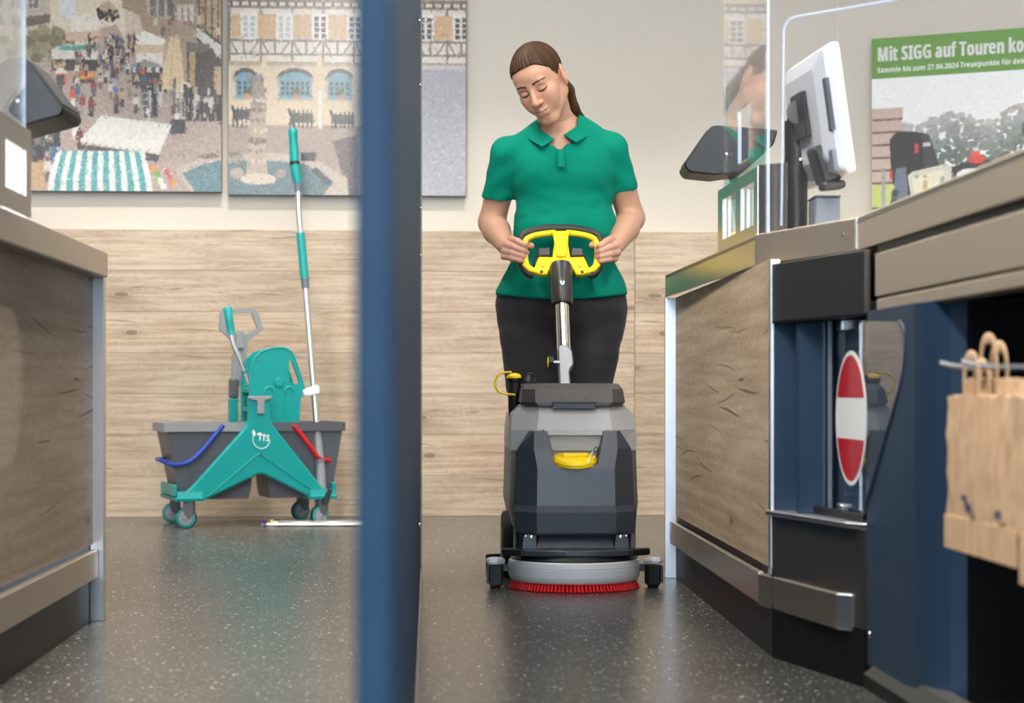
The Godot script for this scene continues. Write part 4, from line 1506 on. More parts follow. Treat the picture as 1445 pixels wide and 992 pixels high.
	part("tank_lip", loft([deck_ring(0.440, 0.084, 0.048, 0.082, 0.04, 0.0), deck_ring(0.456, 0.092, 0.044, 0.090, 0.04, 0.0)]), M.machine_grey, t)
	# lid
	var lid := part("lid", loft([deck_ring(0.524, 0.140, 0.010, 0.100, -0.03, -0.45), deck_ring(0.534, 0.152, 0.010, 0.112, -0.035, -0.46), deck_ring(0.572, 0.147, -0.012, 0.112, -0.055, -0.46), deck_ring(0.586, 0.138, -0.04, 0.104, -0.08, -0.44), deck_ring(0.589, 0.13, -0.05, 0.1, -0.09, -0.42)]), M.machine_side, t)
	lid.set_surface_override_material(0, M.lid_dark)
	part("lid_grip", loft([deck_ring(0.517, 0.062, 0.016, 0.060, 0.01, -0.02), deck_ring(0.530, 0.060, 0.020, 0.058, 0.012, -0.02)]), M.slate_box, lid)
	part("lid_grip_gap", bevel_box(Vector3(0.128, 0.006, 0.02), 0.001), M.black_plastic, lid, Vector3(0, 0.533, 0.006))
	for k in [-0.034, 0.0, 0.034]:
		part("lid_rib", bevel_box(Vector3(0.003, 0.008, 0.003), 0.0005), M.machine_side, lid, Vector3(k, 0.546, 0.005))
	# dark front cover with its scoop
	var cov := CSGCombiner3D.new()
	cov.name = "front_cover"
	t.add_child(cov, true)
	var body := CSGMesh3D.new()
	body.name = "shell"
	body.mesh = loft([deck_ring(0.157, 0.168, 0.100, 0.108, 0.05, -0.02), deck_ring(0.163, 0.172, 0.104, 0.112, 0.052, -0.02), deck_ring(0.222, 0.177, 0.112, 0.114, 0.055, -0.02), deck_ring(0.240, 0.170, 0.096, 0.112, 0.045, -0.02), deck_ring(0.345, 0.167, 0.088, 0.110, 0.036, -0.02), deck_ring(0.402, 0.163, 0.078, 0.120, 0.030, -0.02), deck_ring(0.452, 0.131, 0.062, 0.118, 0.030, -0.02)])
	body.material = M.machine_dark
	cov.add_child(body)
	var cut := CSGMesh3D.new()
	cut.name = "scoop"
	cut.operation = CSGShape3D.OPERATION_SUBTRACTION
	# opening: wide at the top, sloping floor, slanted cheeks
	cut.mesh = loft([[Vector3(-0.066, 0.3385, 0.14), Vector3(0.066, 0.3385, 0.14), Vector3(0.056, 0.387, -0.012), Vector3(-0.056, 0.387, -0.012)], [Vector3(-0.094, 0.47, 0.14), Vector3(0.094, 0.47, 0.14), Vector3(0.078, 0.47, -0.012), Vector3(-0.078, 0.47, -0.012)]])
	cut.material = M.machine_dark
	cov.add_child(cut)
	# yellow filler cap in the scoop, with its wire loop
	var tilt := Vector3(0.31, 0, 0)
	var cap := part("filler_cap", lathe([Vector2(0, 0.012), Vector2(0.045, 0.012), Vector2(0.058, 0.009), Vector2(0.064, 0.003), Vector2(0.066, -0.006), Vector2(0, -0.006)], 40), M.yellow, t, Vector3(-0.001, 0.371, 0.046), tilt)
	part("cap_grip", bevel_box(Vector3(0.075, 0.012, 0.02), 0.004), M.yellow, cap, Vector3(0, 0.014, 0.008))
	part("wire_loop", tube(smooth_path([Vector3(0.035, 0.006, 0.055), Vector3(0.045, 0.02, 0.02), Vector3(0.058, 0.03, -0.012), Vector3(0.066, 0.03, -0.02), Vector3(0.064, 0.022, 0.0), Vector3(0.05, 0.01, 0.03)], 5), 0.0016, 6), M.chrome, cap)
	part("bleed_screw", lathe([Vector2(0, 0.006), Vector2(0.006, 0.005), Vector2(0.007, 0)], 12), M.chrome, t, Vector3(-0.070, 0.396, 0.050), Vector3(0.9, 0, 0.5))
	# hose with yellow cap at the left rear
	var hx := inv * P(726, 556, 5.98)
	part("drain_hose", lathe([Vector2(0, 0.050), Vector2(0.021, 0.050), Vector2(0.022, 0.040), Vector2(0.019, 0.036), Vector2(0.019, -0.04), Vector2(0.015, -0.10), Vector2(0.015, -0.3), Vector2(0, -0.3)], 20), M.black_rubber, t, hx)
	var hc := part("hose_cap", lathe([Vector2(0, 0.012), Vector2(0.012, 0.010), Vector2(0.024, 0.002), Vector2(0.025, -0.004), Vector2(0, -0.004)], 24), M.yellow, t, hx + Vector3(0, 0.052, 0))
	var strap := []
	for q in [[722, 525], [708, 526.5], [701, 533], [698.5, 542], [702, 550.5], [711, 555.5], [727, 557]]:
		strap.append(inv * P(q[0], q[1], 5.955) - hc.position)
	part("cap_strap", tube(smooth_path(strap, 4), 0.0034, 8), M.yellow, hc)
	part("hose_clip", tube(smooth_path([hx + Vector3(0.022, 0.01, 0.02), hx + Vector3(0.03, 0.05, 0.02), hx + Vector3(0.05, 0.062, 0.02), hx + Vector3(0.064, 0.05, 0.02)], 4), 0.003, 6), M.black_metal, t)
	part("float_housing", lathe([Vector2(0, 0.02), Vector2(0.022, 0.018), Vector2(0.028, 0.0), Vector2(0, 0.0)], 20), M.black_plastic, t, inv * P(744, 538, 5.98))
	# steering column: joint, clamp knob, bright tube, black sleeve
	var j0 := inv * P(799, 542, 6.08)
	var ax0 := P(797.0, 540.0, 6.10)
	var ax1 := P(791.5, 374.0, 6.235)
	var ax := func(py: float) -> Vector3: return inv * ax0.lerp(ax1, (540.0 - py) / 166.0)
	part("tilt_joint", extrude(round_poly([Vector2(-0.022, -0.02), Vector2(0.012, -0.02), Vector2(0.010, 0.035), Vector2(0.024, 0.05), Vector2(0.022, 0.10), Vector2(0.0, 0.118), Vector2(-0.022, 0.112)], 0.012), -0.02, 0.02, 0.004), M.cast_alloy, t, j0 + Vector3(0.0, 0.004, 0.0), Vector3(-0.25, 0, 0.03))
	var kn := part("clamp_knob", lathe([Vector2(0, 0.012), Vector2(0.015, 0.012), Vector2(0.020, 0.008), Vector2(0.020, -0.004), Vector2(0, -0.004)], 8, false), M.black_plastic, t, inv * P(779, 511, 6.08), Vector3(0, 0, PI / 2))
	part("knob_face", lathe([Vector2(0, 0.0145), Vector2(0.014, 0.014), Vector2(0.017, 0.011)], 20), M.yellow, kn)
	part("knob_bolt", lathe([Vector2(0, 0.0), Vector2(0.006, 0.0), Vector2(0.006, -0.04), Vector2(0, -0.04)], 12), M.chrome, kn)
	part("column_tube", tube([ax.call(505), ax.call(420)], 0.0215, 24), M.tube_steel, t)
	part("column_sleeve", tube([ax.call(430), ax.call(426), ax.call(400), ax.call(377), ax.call(372)], [0.031, 0.034, 0.035, 0.036, 0.030], 24), M.machine_side_dark, t)
	part("sleeve_slot", bevel_box(Vector3(0.006, 0.022, 0.004), 0.001), M.black_plastic, t, inv * P(793, 387, 6.186), Vector3(-0.25, 0, 0))
	part("sleeve_screw", lathe([Vector2(0, 0.006), Vector2(0.008, 0.004), Vector2(0.009, 0)], 14), M.chrome, t, inv * P(793.5, 399, 6.177), Vector3(1.3, 0, 0))
	steering(t, inv)

# the oval handle: its plane leans back towards the user
func steering(t: Node3D, inv: Transform3D) -> void:
	var c := inv * P(791.5, 354.5, 6.28)
	var tilt := Basis(Vector3.RIGHT, deg_to_rad(-20.0))
	var xf := Transform3D(tilt, c)
	var k := 6.28 / FOCAL
	var up := func(px: float, py: float, z := 0.0) -> Vector3: return xf * Vector3((px - 791.5) * k, (354.5 - py) * k / cos(deg_to_rad(20.0)), z)
	# yellow hub: waisted centre and spread lower wings
	var hub := [[776, 328], [807, 328], [802.5, 334], [800.5, 342], [804, 366], [823, 365.5], [830, 381], [838, 376], [843, 372], [847, 377], [838, 386], [820, 391.5], [812, 391], [810, 387], [804, 378], [791.5, 374.5], [779, 378], [773, 387], [771, 391], [763, 391.5], [745, 386], [736, 377], [740, 372], [745, 376], [753, 381], [760, 365.5], [779, 366], [782.5, 342], [780.5, 334]]
	var hp := []
	for q in hub:
		hp.append(Vector2((q[0] - 791.5) * k, (354.5 - q[1]) * k / cos(deg_to_rad(20.0))))
	var h := part("steering_handle", extrude(hp, -0.004, 0.018, 0.003, xf), M.yellow, t)
	# black grip, open below the hub
	var rim := [[752, 389], [744, 385], [737.5, 376], [734, 362], [733, 348], [735.5, 336], [741, 329], [752, 325], [770, 321.5], [791.5, 320.5], [813, 321.5], [831, 325], [842, 329], [847.5, 336], [850, 348], [849, 362], [845.5, 376], [839, 385], [831, 389]]
	var pts := []
	for q in rim:
		pts.append(up.call(q[0], q[1], -0.004))
	var stt := new_st()
	tube_into(stt, smooth_path(pts, 4), 0.0135, 14)
	part("grip", done(stt), M.grip_black, h)
	# yellow inner frame
	var inner := [[756, 387], [747, 381], [742.5, 374], [740.5, 362], [740, 350], [742, 340], [747, 335.5], [757, 332], [772, 329.5], [784, 328.5]]
	for s in [-1, 1]:
		var ip := []
		for q in inner:
			ip.append(up.call(791.5 + s * (791.5 - q[0]), q[1], 0.004))
		var sti := new_st()
		tube_into(sti, smooth_path(ip, 4), 0.0095, 12)
		part("inner_bar", done(sti), M.yellow, h)
	part("hub_boss", extrude(round_poly([Vector2(-0.018, -0.03), Vector2(0.018, -0.03), Vector2(0.024, 0.048), Vector2(-0.024, 0.048)], 0.012), 0.014, 0.024, 0.004, xf), M.yellow, h)
	for s in [-1, 1]:
		# grey drive levers and black holders beside the waist
		part("drive_switch", extrude(round_poly([Vector2(-0.022, -0.014), Vector2(0.020, -0.014), Vector2(0.016, 0.014), Vector2(-0.018, 0.014)], 0.005), -0.012, 0.012, 0.003, xf * Transform3D(Basis.IDENTITY, Vector3(s * 0.052, -0.003, -0.008))), M.slate_dark, h)
		part("switch_holder", extrude(round_poly([Vector2(s * 0.026, -0.03), Vector2(s * 0.09, -0.045), Vector2(s * 0.072, 0.012), Vector2(s * 0.032, 0.022)], 0.006), -0.034, -0.012, 0.003, xf), M.black_plastic, h)
		part("bolt_pocket", lathe([Vector2(0, 0.004), Vector2(0.005, 0.003), Vector2(0.0055, 0)], 12), M.black_plastic, h, xf * Vector3(s * 0.064, -0.079, 0.017), Vector3(PI / 2 - 0.35, 0, 0))
		part("hub_stud", lathe([Vector2(0, 0.006), Vector2(0.006, 0.004), Vector2(0.007, 0)], 12), M.yellow, h, xf * Vector3(s * 0.059, -0.056, 0.017), Vector3(PI / 2 - 0.35, 0, 0))

# ------------------------------------------------------------------ the cleaner
func skin_tint(_p: Vector3) -> Color:
	return Color(0.54, 0.30, 0.20)

func person() -> void:
	var t := thing("person", "woman in green polo shirt and black trousers guiding the floor scrubber, looking down", "person")
	var g := blank()
	var skin := skin_tint
	# joints
	var sl := P(717, 218, 6.50)
	var el := P(694, 314, 6.58)
	var wl := P(714, 348, 6.35)
	var sr := P(861, 212, 6.50)
	var er := P(891, 308, 6.58)
	var wr := P(868, 348, 6.35)
	var neck0 := P(789, 196, 6.50)
	var neck1 := P(781, 150, 6.46)
	var hipl := P(752, 440, 6.52)
	var hipr := P(834, 440, 6.52)
	var kneel := P(752, 590, 6.50)
	var kneer := P(822, 590, 6.50)
	var ankl := Vector3(kneel.x, 0.085, -6.58)
	var ankr := Vector3(kneer.x, 0.085, -6.58)
	# ---- body under the clothes, arms and neck
	var f := Field.new(Vector3(-0.24, -0.02, -6.80), Vector3(0.54, 1.60, -6.25), 0.010)
	f.ell(P(793, 236, 6.50), Vector3(0.150, 0.17, 0.100), 0.03)
	f.ell(P(795, 330, 6.50), Vector3(0.150, 0.15, 0.105), 0.05)
	f.ell(P(792, 420, 6.50), Vector3(0.180, 0.12, 0.115), 0.05)
	f.cap(P(776, 198, 6.50), sl, 0.040, 0.042, 0.03)
	f.cap(P(804, 195, 6.50), sr, 0.040, 0.042, 0.03)
	f.cap(neck0, neck1, 0.062, 0.050, 0.03)
	f.cap(P(790, 195, 6.45), P(790, 232, 6.43), 0.05, 0.04, 0.04)
	for a in [[sl, el, wl], [sr, er, wr]]:
		f.cap(a[0], a[0].lerp(a[1], 0.5), 0.042, 0.046, 0.02)
		f.cap(a[0].lerp(a[1], 0.5), a[1], 0.046, 0.044, 0.02)
		f.cap(a[1], a[1].lerp(a[2], 0.35), 0.043, 0.044, 0.015)
		f.cap(a[1].lerp(a[2], 0.35), a[2], 0.044, 0.028, 0.015)
	for a in [[hipl, kneel, ankl], [hipr, kneer, ankr]]:
		f.cap(a[0], a[1], 0.085, 0.052, 0.03)
		f.cap(a[1], a[1].lerp(a[2], 0.4), 0.052, 0.052, 0.02)
		f.cap(a[1].lerp(a[2], 0.4), a[2], 0.052, 0.034, 0.02)
		f.cap(a[2], a[2] + Vector3(0, -0.045, 0.12), 0.034, 0.028, 0.02)
	f.into(g, Transform3D.IDENTITY, skin)
	# ---- hands
	hand(g, skin, -1, wl, [[[723, 337], [744, 348]], [[716, 345], [744.5, 356.5]], [[713, 354], [743.5, 363.5]], [[712, 361.5], [741, 369.5]]], [[721, 343], [736, 342.5], [749.5, 347]])
	hand(g, skin, 1, wr, [[[861, 337], [842, 350]], [[868, 346], [841, 357]], [[870.5, 356], [841, 363.5]], [[867, 364.5], [843, 369.5]]], [[862, 343], [848, 342], [835.5, 346]])
	# ---- head
	var hb := Basis(Vector3(0, 0, 1), deg_to_rad(17)) * Basis(Vector3.UP, deg_to_rad(-27)) * Basis(Vector3.RIGHT, deg_to_rad(23))
	var hx := Transform3D(hb, P(761, 114, 6.36))
	head(g, hx, hx.affine_inverse() * P(786, 182, 6.49))
	part("body", grown(g), M.skin, t)
	hair(t, hx)
	polo(t, sl, el, sr, er)
	trousers(t, hipl, kneel, ankl, hipr, kneer, ankr)
	for a in [ankl, ankr]:
		var sf := Field.new(a + Vector3(-0.08, -0.09, -0.09), a + Vector3(0.08, 0.06, 0.22), 0.008)
		sf.cap(a + Vector3(0, -0.045, -0.02), a + Vector3(0, -0.052, 0.13), 0.040, 0.034, 0.02)
		sf.cap(a, a + Vector3(0, -0.03, 0.03), 0.042, 0.042, 0.02)
		var sg := blank()
		sf.each(func(p: Vector3, v: float) -> float: return maxf(v, 0.002 - p.y))
		sf.into(sg, Transform3D.IDENTITY, skin)
		part("shoe", grown(sg), M.black_rubber, t)

func hand(g: Dictionary, skin: Callable, side: int, wrist: Vector3, rows: Array, thumb: Array) -> void:
	var mid := P(727 if side < 0 else 856, 353, 6.29)
	var f := Field.new(mid - Vector3(0.075, 0.075, 0.075), mid + Vector3(0.075, 0.075, 0.095), 0.003)
	var s := -side    # towards the middle of the handle
	# back of the hand and palm behind the grip
	var pc := P(722 if side < 0 else 861, 352, 6.315)
	f.cap(wrist, pc, 0.027, 0.026, 0.012)
	f.cap(pc + Vector3(0, 0.014, 0.0), pc + Vector3(s * 0.004, -0.022, 0.004), 0.023, 0.019, 0.012)
	for k in 4:
		var a: Array = rows[k][0]
		var b: Array = rows[k][1]
		var r: float = [0.0105, 0.0108, 0.0102, 0.0090][k]
		var mcp := P(a[0] - s * 1.0, a[1] + 0.5, 6.305)
		var pip := P(lerpf(a[0], b[0], 0.30), lerpf(a[1], b[1], 0.30), 6.256)
		var dip := P(lerpf(a[0], b[0], 0.74), lerpf(a[1], b[1], 0.74), 6.246)
		var tip := P(b[0] - s * 1.5, b[1], 6.268)
		f.cap(pc.lerp(mcp, 0.4), mcp, 0.016, r * 1.12, 0.008)
		f.cap(mcp, pip, r * 1.12, r * 1.04, 0.004)
		f.cap(pip, dip, r * 1.02, r * 0.95, 0.003)
		f.cap(dip, tip, r * 0.95, r * 0.86, 0.003)
	var t0 := P(thumb[0][0], thumb[0][1], 6.32)
	var t1 := P(thumb[1][0], thumb[1][1], 6.315)
	var t2 := P(thumb[2][0], thumb[2][1], 6.295)
	f.cap(t0, t1, 0.017, 0.0125, 0.01)
	f.cap(t1, t2, 0.0125, 0.0108, 0.004)
	f.into(g, Transform3D.IDENTITY, hand_tint)

func hand_tint(_p: Vector3) -> Color:
	return Color(0.58, 0.31, 0.23)

func head(g: Dictionary, xf: Transform3D, nape: Vector3) -> void:
	var f := Field.new(Vector3(-0.11, -0.20, -0.15), Vector3(0.11, 0.125, 0.135), 0.0021)
	f.ell(Vector3(0, 0.030, -0.018), Vector3(0.074, 0.084, 0.092), 0.01)
	f.ell(Vector3(0, -0.028, 0.018), Vector3(0.063, 0.080, 0.068), 0.03)
	f.ell(Vector3(0, 0.035, 0.035), Vector3(0.062, 0.050, 0.054), 0.02)
	for s in [-1, 1]:
		f.cap(Vector3(s * 0.050, -0.058, -0.012), Vector3(s * 0.016, -0.108, 0.050), 0.020, 0.018, 0.025)
		f.ell(Vector3(s * 0.038, -0.030, 0.056), Vector3(0.024, 0.026, 0.024), 0.022)
		f.ell(Vector3(s * 0.030, -0.058, 0.056), Vector3(0.022, 0.026, 0.022), 0.02)
	f.cap(Vector3(-0.008, -0.112, 0.062), Vector3(0.008, -0.112, 0.062), 0.018, 0.018, 0.02)
	f.cap(Vector3(0, -0.075, 0.06), Vector3(0, -0.075, 0.065), 0.028, 0.026, 0.02)
	f.cap(Vector3(-0.034, 0.016, 0.070), Vector3(0.034, 0.016, 0.070), 0.014, 0.014, 0.012)
	for s in [-1, 1]:
		f.ell(Vector3(s * 0.031, -0.006, 0.094), Vector3(0.017, 0.011, 0.014), 0.012, true)
		f.ell(Vector3(s * 0.031, -0.007, 0.0735), Vector3(0.0145, 0.0105, 0.0125), 0.003)
	# nose
	f.cap(Vector3(0, 0.010, 0.082), Vector3(0, -0.036, 0.104), 0.0075, 0.0105, 0.012)
	f.ell(Vector3(0, -0.041, 0.104), Vector3(0.011, 0.009, 0.011), 0.008)
	for s in [-1, 1]:
		f.ell(Vector3(s * 0.0125, -0.043, 0.093), Vector3(0.0078, 0.0072, 0.010), 0.006)
		f.ell(Vector3(s * 0.006, -0.0505, 0.098), Vector3(0.0032, 0.003, 0.005), 0.003, true)
	# mouth
	f.cap(Vector3(-0.018, -0.0705, 0.084), Vector3(0, -0.0690, 0.0905), 0.0052, 0.0066, 0.005)
	f.cap(Vector3(0.018, -0.0705, 0.084), Vector3(0, -0.0690, 0.0905), 0.0052, 0.0066, 0.005)
	f.cap(Vector3(-0.014, -0.0815, 0.083), Vector3(0.014, -0.0815, 0.083), 0.0072, 0.0072, 0.006)
	f.cap(Vector3(-0.024, -0.0710, 0.086), Vector3(0, -0.0760, 0.096), 0.0012, 0.0014, 0.003, true)
	f.cap(Vector3(0.024, -0.0710, 0.086), Vector3(0, -0.0760, 0.096), 0.0012, 0.0014, 0.003, true)
	# ears
	for s in [-1, 1]:
		f.ell(Vector3(s * 0.0775, -0.012, -0.018), Vector3(0.0095, 0.036, 0.021), 0.006, false, Basis(Vector3.RIGHT, -0.2) * Basis(Vector3.UP, s * 0.35))
		f.ell(Vector3(s * 0.0835, -0.008, -0.014), Vector3(0.006, 0.019, 0.010), 0.004, true, Basis(Vector3.RIGHT, -0.2))
	# neck stump so that head and body join
	f.cap(Vector3(0, -0.05, -0.03), nape, 0.054, 0.058, 0.03)
	f.into(g, xf, face_tint)

func blob(p: Vector3, c: Vector3, r: Vector3) -> float:
	return ((p - c) / r).length()

func face_tint(p: Vector3) -> Color:
	var c := Color(0.58, 0.32, 0.215)
	var q := Vector3(absf(p.x), p.y, p.z)
	if p.z > 0.03:
		# flush of the cheeks and nose
		var flush := maxf(1.0 - blob(q, Vector3(0.036, -0.034, 0.07), Vector3(0.03, 0.026, 0.04)), 0.0) + maxf(1.0 - blob(q, Vector3(0, -0.040, 0.11), Vector3(0.02, 0.016, 0.02)), 0.0)
		c = c.lerp(Color(0.62, 0.25, 0.18), clampf(flush, 0.0, 1.0) * 0.45)
		# lips, corners a little up
		var ym := q.y + 0.0757 - 9.0 * q.x * q.x
		if absf(ym) < 0.016 and q.x < 0.0235 and p.z > 0.070:
			var edge := sqrt(maxf(1.0 - q.x / 0.0235, 0.0))
			if ym > 0.0 and ym < 0.0072 * edge:
				c = Color(0.50, 0.20, 0.155)
			elif ym <= 0.0 and ym > -0.0088 * edge:
				c = Color(0.56, 0.23, 0.18)
			if absf(ym) < 0.0016 and q.x < 0.021:
				c = Color(0.60, 0.50, 0.44) if q.x < 0.011 else Color(0.26, 0.09, 0.07)
		# eyebrows
		var arch := 0.0165 + 0.0055 * sin(clampf((q.x - 0.010) / 0.042, 0.0, 1.0) * PI * 0.72)
		if q.x > 0.011 and q.x < 0.053 and absf(q.y - arch) < lerpf(0.0042, 0.0018, (q.x - 0.011) / 0.042):
			c = Color(0.075, 0.04, 0.025)
		# lowered lids: lash line, darker tone above it
		var lash := -0.0125 + 0.0052 * pow((q.x - 0.031) / 0.016, 2.0)
		if q.x > 0.0145 and q.x < 0.049 and absf(q.y - lash) < 0.0024 and p.z > 0.045:
			c = Color(0.05, 0.028, 0.02)
		elif q.x > 0.016 and q.x < 0.047 and q.y > lash and q.y < lash + 0.014:
			c = c.lerp(Color(0.42, 0.20, 0.14), 0.5)
	return c

func hair_tint(p: Vector3) -> Color:
	var a := atan2(p.x, p.z + 0.02)
	var s := 0.5 + 0.5 * sin(p.y * 30.0 + a * 46.0 + sin(p.x * 160.0) * 1.2)
	var u := 0.5 + 0.5 * sin(a * 17.0 + p.z * 60.0 + 1.0)
	return Color(0.030, 0.014, 0.007).lerp(Color(0.085, 0.041, 0.019), s * 0.6 + u * 0.4)

func hair(t: Node3D, xf: Transform3D) -> void:
	var f := Field.new(Vector3(-0.13, -0.13, -0.16), Vector3(0.13, 0.15, 0.13), 0.0024)
	f.ell(Vector3(0, 0.034, -0.020), Vector3(0.0795, 0.0885, 0.0975), 0.005)
	f.ell(Vector3(0, 0.048, 0.020), Vector3(0.068, 0.060, 0.066), 0.012)
	f.ell(Vector3(0, -0.02, -0.075), Vector3(0.05, 0.05, 0.045), 0.02)
	# keep what lies behind the hairline, with a side parting
	f.each(func(p: Vector3, v: float) -> float:
		var zb := -0.032
		if p.y > 0.074:
			zb = lerpf(0.070, 0.16, clampf((p.y - 0.074) / 0.012, 0.0, 1.0))
		elif p.y > 0.034:
			zb = lerpf(0.030, 0.070, (p.y - 0.034) / 0.040)
		elif p.y > -0.018:
			zb = lerpf(0.010, 0.030, (p.y + 0.018) / 0.052)
		elif p.y > -0.026:
			zb = lerpf(-0.032, 0.010, (p.y + 0.026) / 0.008)
		zb -= 0.006 * sin(p.x * 60.0)
		var line := (p.z - zb) * 0.7
		var under := -0.075 - p.y
		var w := v + 0.0010 * sin(atan2(p.x, p.z + 0.02) * 44.0 + p.y * 24.0)
		var ear := 0.024 - ((p - Vector3(signf(p.x) * 0.084, -0.014, -0.018)) * Vector3(1, 0.72, 1)).length()
		return maxf(maxf(w, line), maxf(under, ear)))
	# tie and tail hanging behind the far shoulder
	f.cap(Vector3(0.0, -0.02, -0.105), Vector3(0.01, -0.02, -0.125), 0.028, 0.024, 0.01)
	var g := blank()
	f.into(g, xf, hair_tint)
	var n := part("hair", grown(g), M.hair, t)
	var tail := Field.new(Vector3(0.08, 1.30, -6.66), Vector3(0.30, 1.62, -6.40), 0.005)
	var r0 := xf * Vector3(0.01, -0.02, -0.115)
	var pts := [r0, P(800, 128, 6.52), P(808, 152, 6.565), P(818, 168, 6.585), P(826, 182, 6.60), P(830, 194, 6.60)]
	var rad := [0.024, 0.024, 0.021, 0.017, 0.012, 0.006]
	for k in pts.size() - 1:
		tail.cap(pts[k], pts[k + 1], rad[k], rad[k + 1], 0.01)
	var tg := blank()
	tail.into(tg, Transform3D.IDENTITY, hair_tint)
	part("ponytail", grown(tg), M.hair, n)

func polo(t: Node3D, sl: Vector3, el: Vector3, sr: Vector3, er: Vector3) -> void:
	var f := Field.new(Vector3(-0.26, 0.82, -6.74), Vector3(0.56, 1.52, -6.26), 0.0065)
	f.ell(P(795, 240, 6.50), Vector3(0.174, 0.19, 0.128), 0.03)
	f.ell(P(770, 245, 6.44), Vector3(0.075, 0.075, 0.070), 0.05)
	f.ell(P(822, 243, 6.44), Vector3(0.075, 0.075, 0.070), 0.05)
	f.ell(P(797, 325, 6.50), Vector3(0.172, 0.17, 0.136), 0.05)
	f.ell(P(793, 420, 6.50), Vector3(0.216, 0.155, 0.152), 0.08)
	f.cap(P(776, 196, 6.50), sl, 0.050, 0.054, 0.03)
	f.cap(P(804, 193, 6.50), sr, 0.050, 0.054, 0.03)
	for a in [[sl, el, 0.62, -1.0], [sr, er, 0.56, 1.0]]:
		var dir: Vector3 = (a[1] - a[0]).normalized()
		var end: Vector3 = a[0].lerp(a[1], a[2])
		var n := (dir + Vector3(-a[3] * 0.22, 0, 0)).normalized()
		f.cap(a[0], a[1], 0.055, 0.054, 0.022, false, Plane(n, n.dot(end)))
	# neck opening, high behind and low in front
	f.cap(P(786, 140, 6.53), P(790, 192, 6.43), 0.070, 0.060, 0.006, true)
	f.cap(P(789, 186, 6.38), P(791, 213, 6.33), 0.036, 0.004, 0.004, true)
	f.cap(P(789, 186, 6.44), P(791, 213, 6.36), 0.036, 0.004, 0.004, true)
	var fold := FastNoiseLite.new()
	fold.seed = 5
	fold.frequency = 5.0
	fold.fractal_octaves = 2
	var hem_l := P(695, 414, 6.45).y
	f.each(func(p: Vector3, v: float) -> float:
		var w := fold.get_noise_3d(p.x * 1.2, p.y * 2.6, p.z) * lerpf(0.0055, 0.0015, clampf((p.y - 1.15) / 0.2, 0.0, 1.0))
		var low := clampf((1.16 - p.y) / 0.3, 0.0, 1.0)
		w += sin(p.x * 34.0 + sin(p.y * 18.0) * 1.6) * 0.0042 * low
		var pull := absf(p.x - 0.16)
		w += sin((p.y * 1.6 + pull * 1.3) * 52.0) * 0.0014 * clampf((pull - 0.07) / 0.08, 0.0, 1.0) * clampf((p.y - 0.95) / 0.1, 0.0, 1.0)
		var hem := hem_l - 0.024 * cos(clampf((p.x - 0.16) / 0.24, -1.0, 1.0) * PI / 2)
		return maxf(v + w, hem - p.y))
	var g := blank()
	f.into(g, Transform3D.IDENTITY, skin_tint)
	var o := part("polo_shirt", grown(g), M.polo_green, t)
	# collar: two leaves that fold down round the neck, high behind
	var c := P(788, 183, 6.475)
	for side in [-1, 1]:
		var top := []
		var low := []
		var n := 16
		for k in n + 1:
			var a := float(k) / n     # from the back of the neck to the front
			var ang: float = lerpf(PI, 0.22, a) * side
			var rt := 0.066 + 0.006 * sin(a * PI)
			var drop: float = lerpf(0.052, -0.044, pow(a, 1.5)) + side * 0.007 + 0.008
			top.append(c + Vector3(sin(ang) * rt, drop, cos(ang) * (rt + 0.018 + 0.008 * a)))
			var ang2: float = ang + side * 0.34 * a * a
			var spread := 0.026 + 0.010 * a
			low.append(c + Vector3(sin(ang2) * (rt + spread), drop - 0.032 + 0.004 * a, cos(ang2) * (rt + spread + 0.020 + 0.022 * a)))
		var st := new_st()
		st.set_smooth_group(1)
		for k in n:
			var pts := [top[k], top[k + 1], low[k + 1], low[k]]
			var nn := []
			for q in pts:
				nn.append(Vector3(q.x - c.x, 0.02, q.z - c.z).normalized() * 0.0025)
			var fr := [pts[0] + nn[0], pts[1] + nn[1], pts[2] + nn[2], pts[3] + nn[3]]
			var bk := [pts[0] - nn[0], pts[1] - nn[1], pts[2] - nn[2], pts[3] - nn[3]]
			if side < 0:
				fr = [fr[1], fr[0], fr[3], fr[2]]
				bk = [bk[1], bk[0], bk[3], bk[2]]
			st.set_smooth_group(1)
			quad(st, fr[0], fr[3], fr[2], fr[1])
			st.set_smooth_group(2)
			quad(st, bk[0], bk[1], bk[2], bk[3])
			st.set_smooth_group(3)
			quad(st, fr[3], bk[3], bk[2], fr[2])
			st.set_smooth_group(4)
			quad(st, fr[0], fr[1], bk[1], bk[0])
			if k == n - 1:
				st.set_smooth_group(-1)
				var e := 1 if side > 0 else 0
				quad(st, fr[e], fr[3 - e], bk[3 - e], bk[e])
		part("collar", done(st), M.polo_green, o)
	var pk := new_st()
	tube_into(pk, [P(791, 211, 6.350), P(791.5, 222, 6.343), P(792, 236, 6.339)], [0.012, 0.013, 0.0125], 10, false, 0.25, Vector3(0, 0.2, 1))
	part("placket", done(pk), M.polo_green, o)

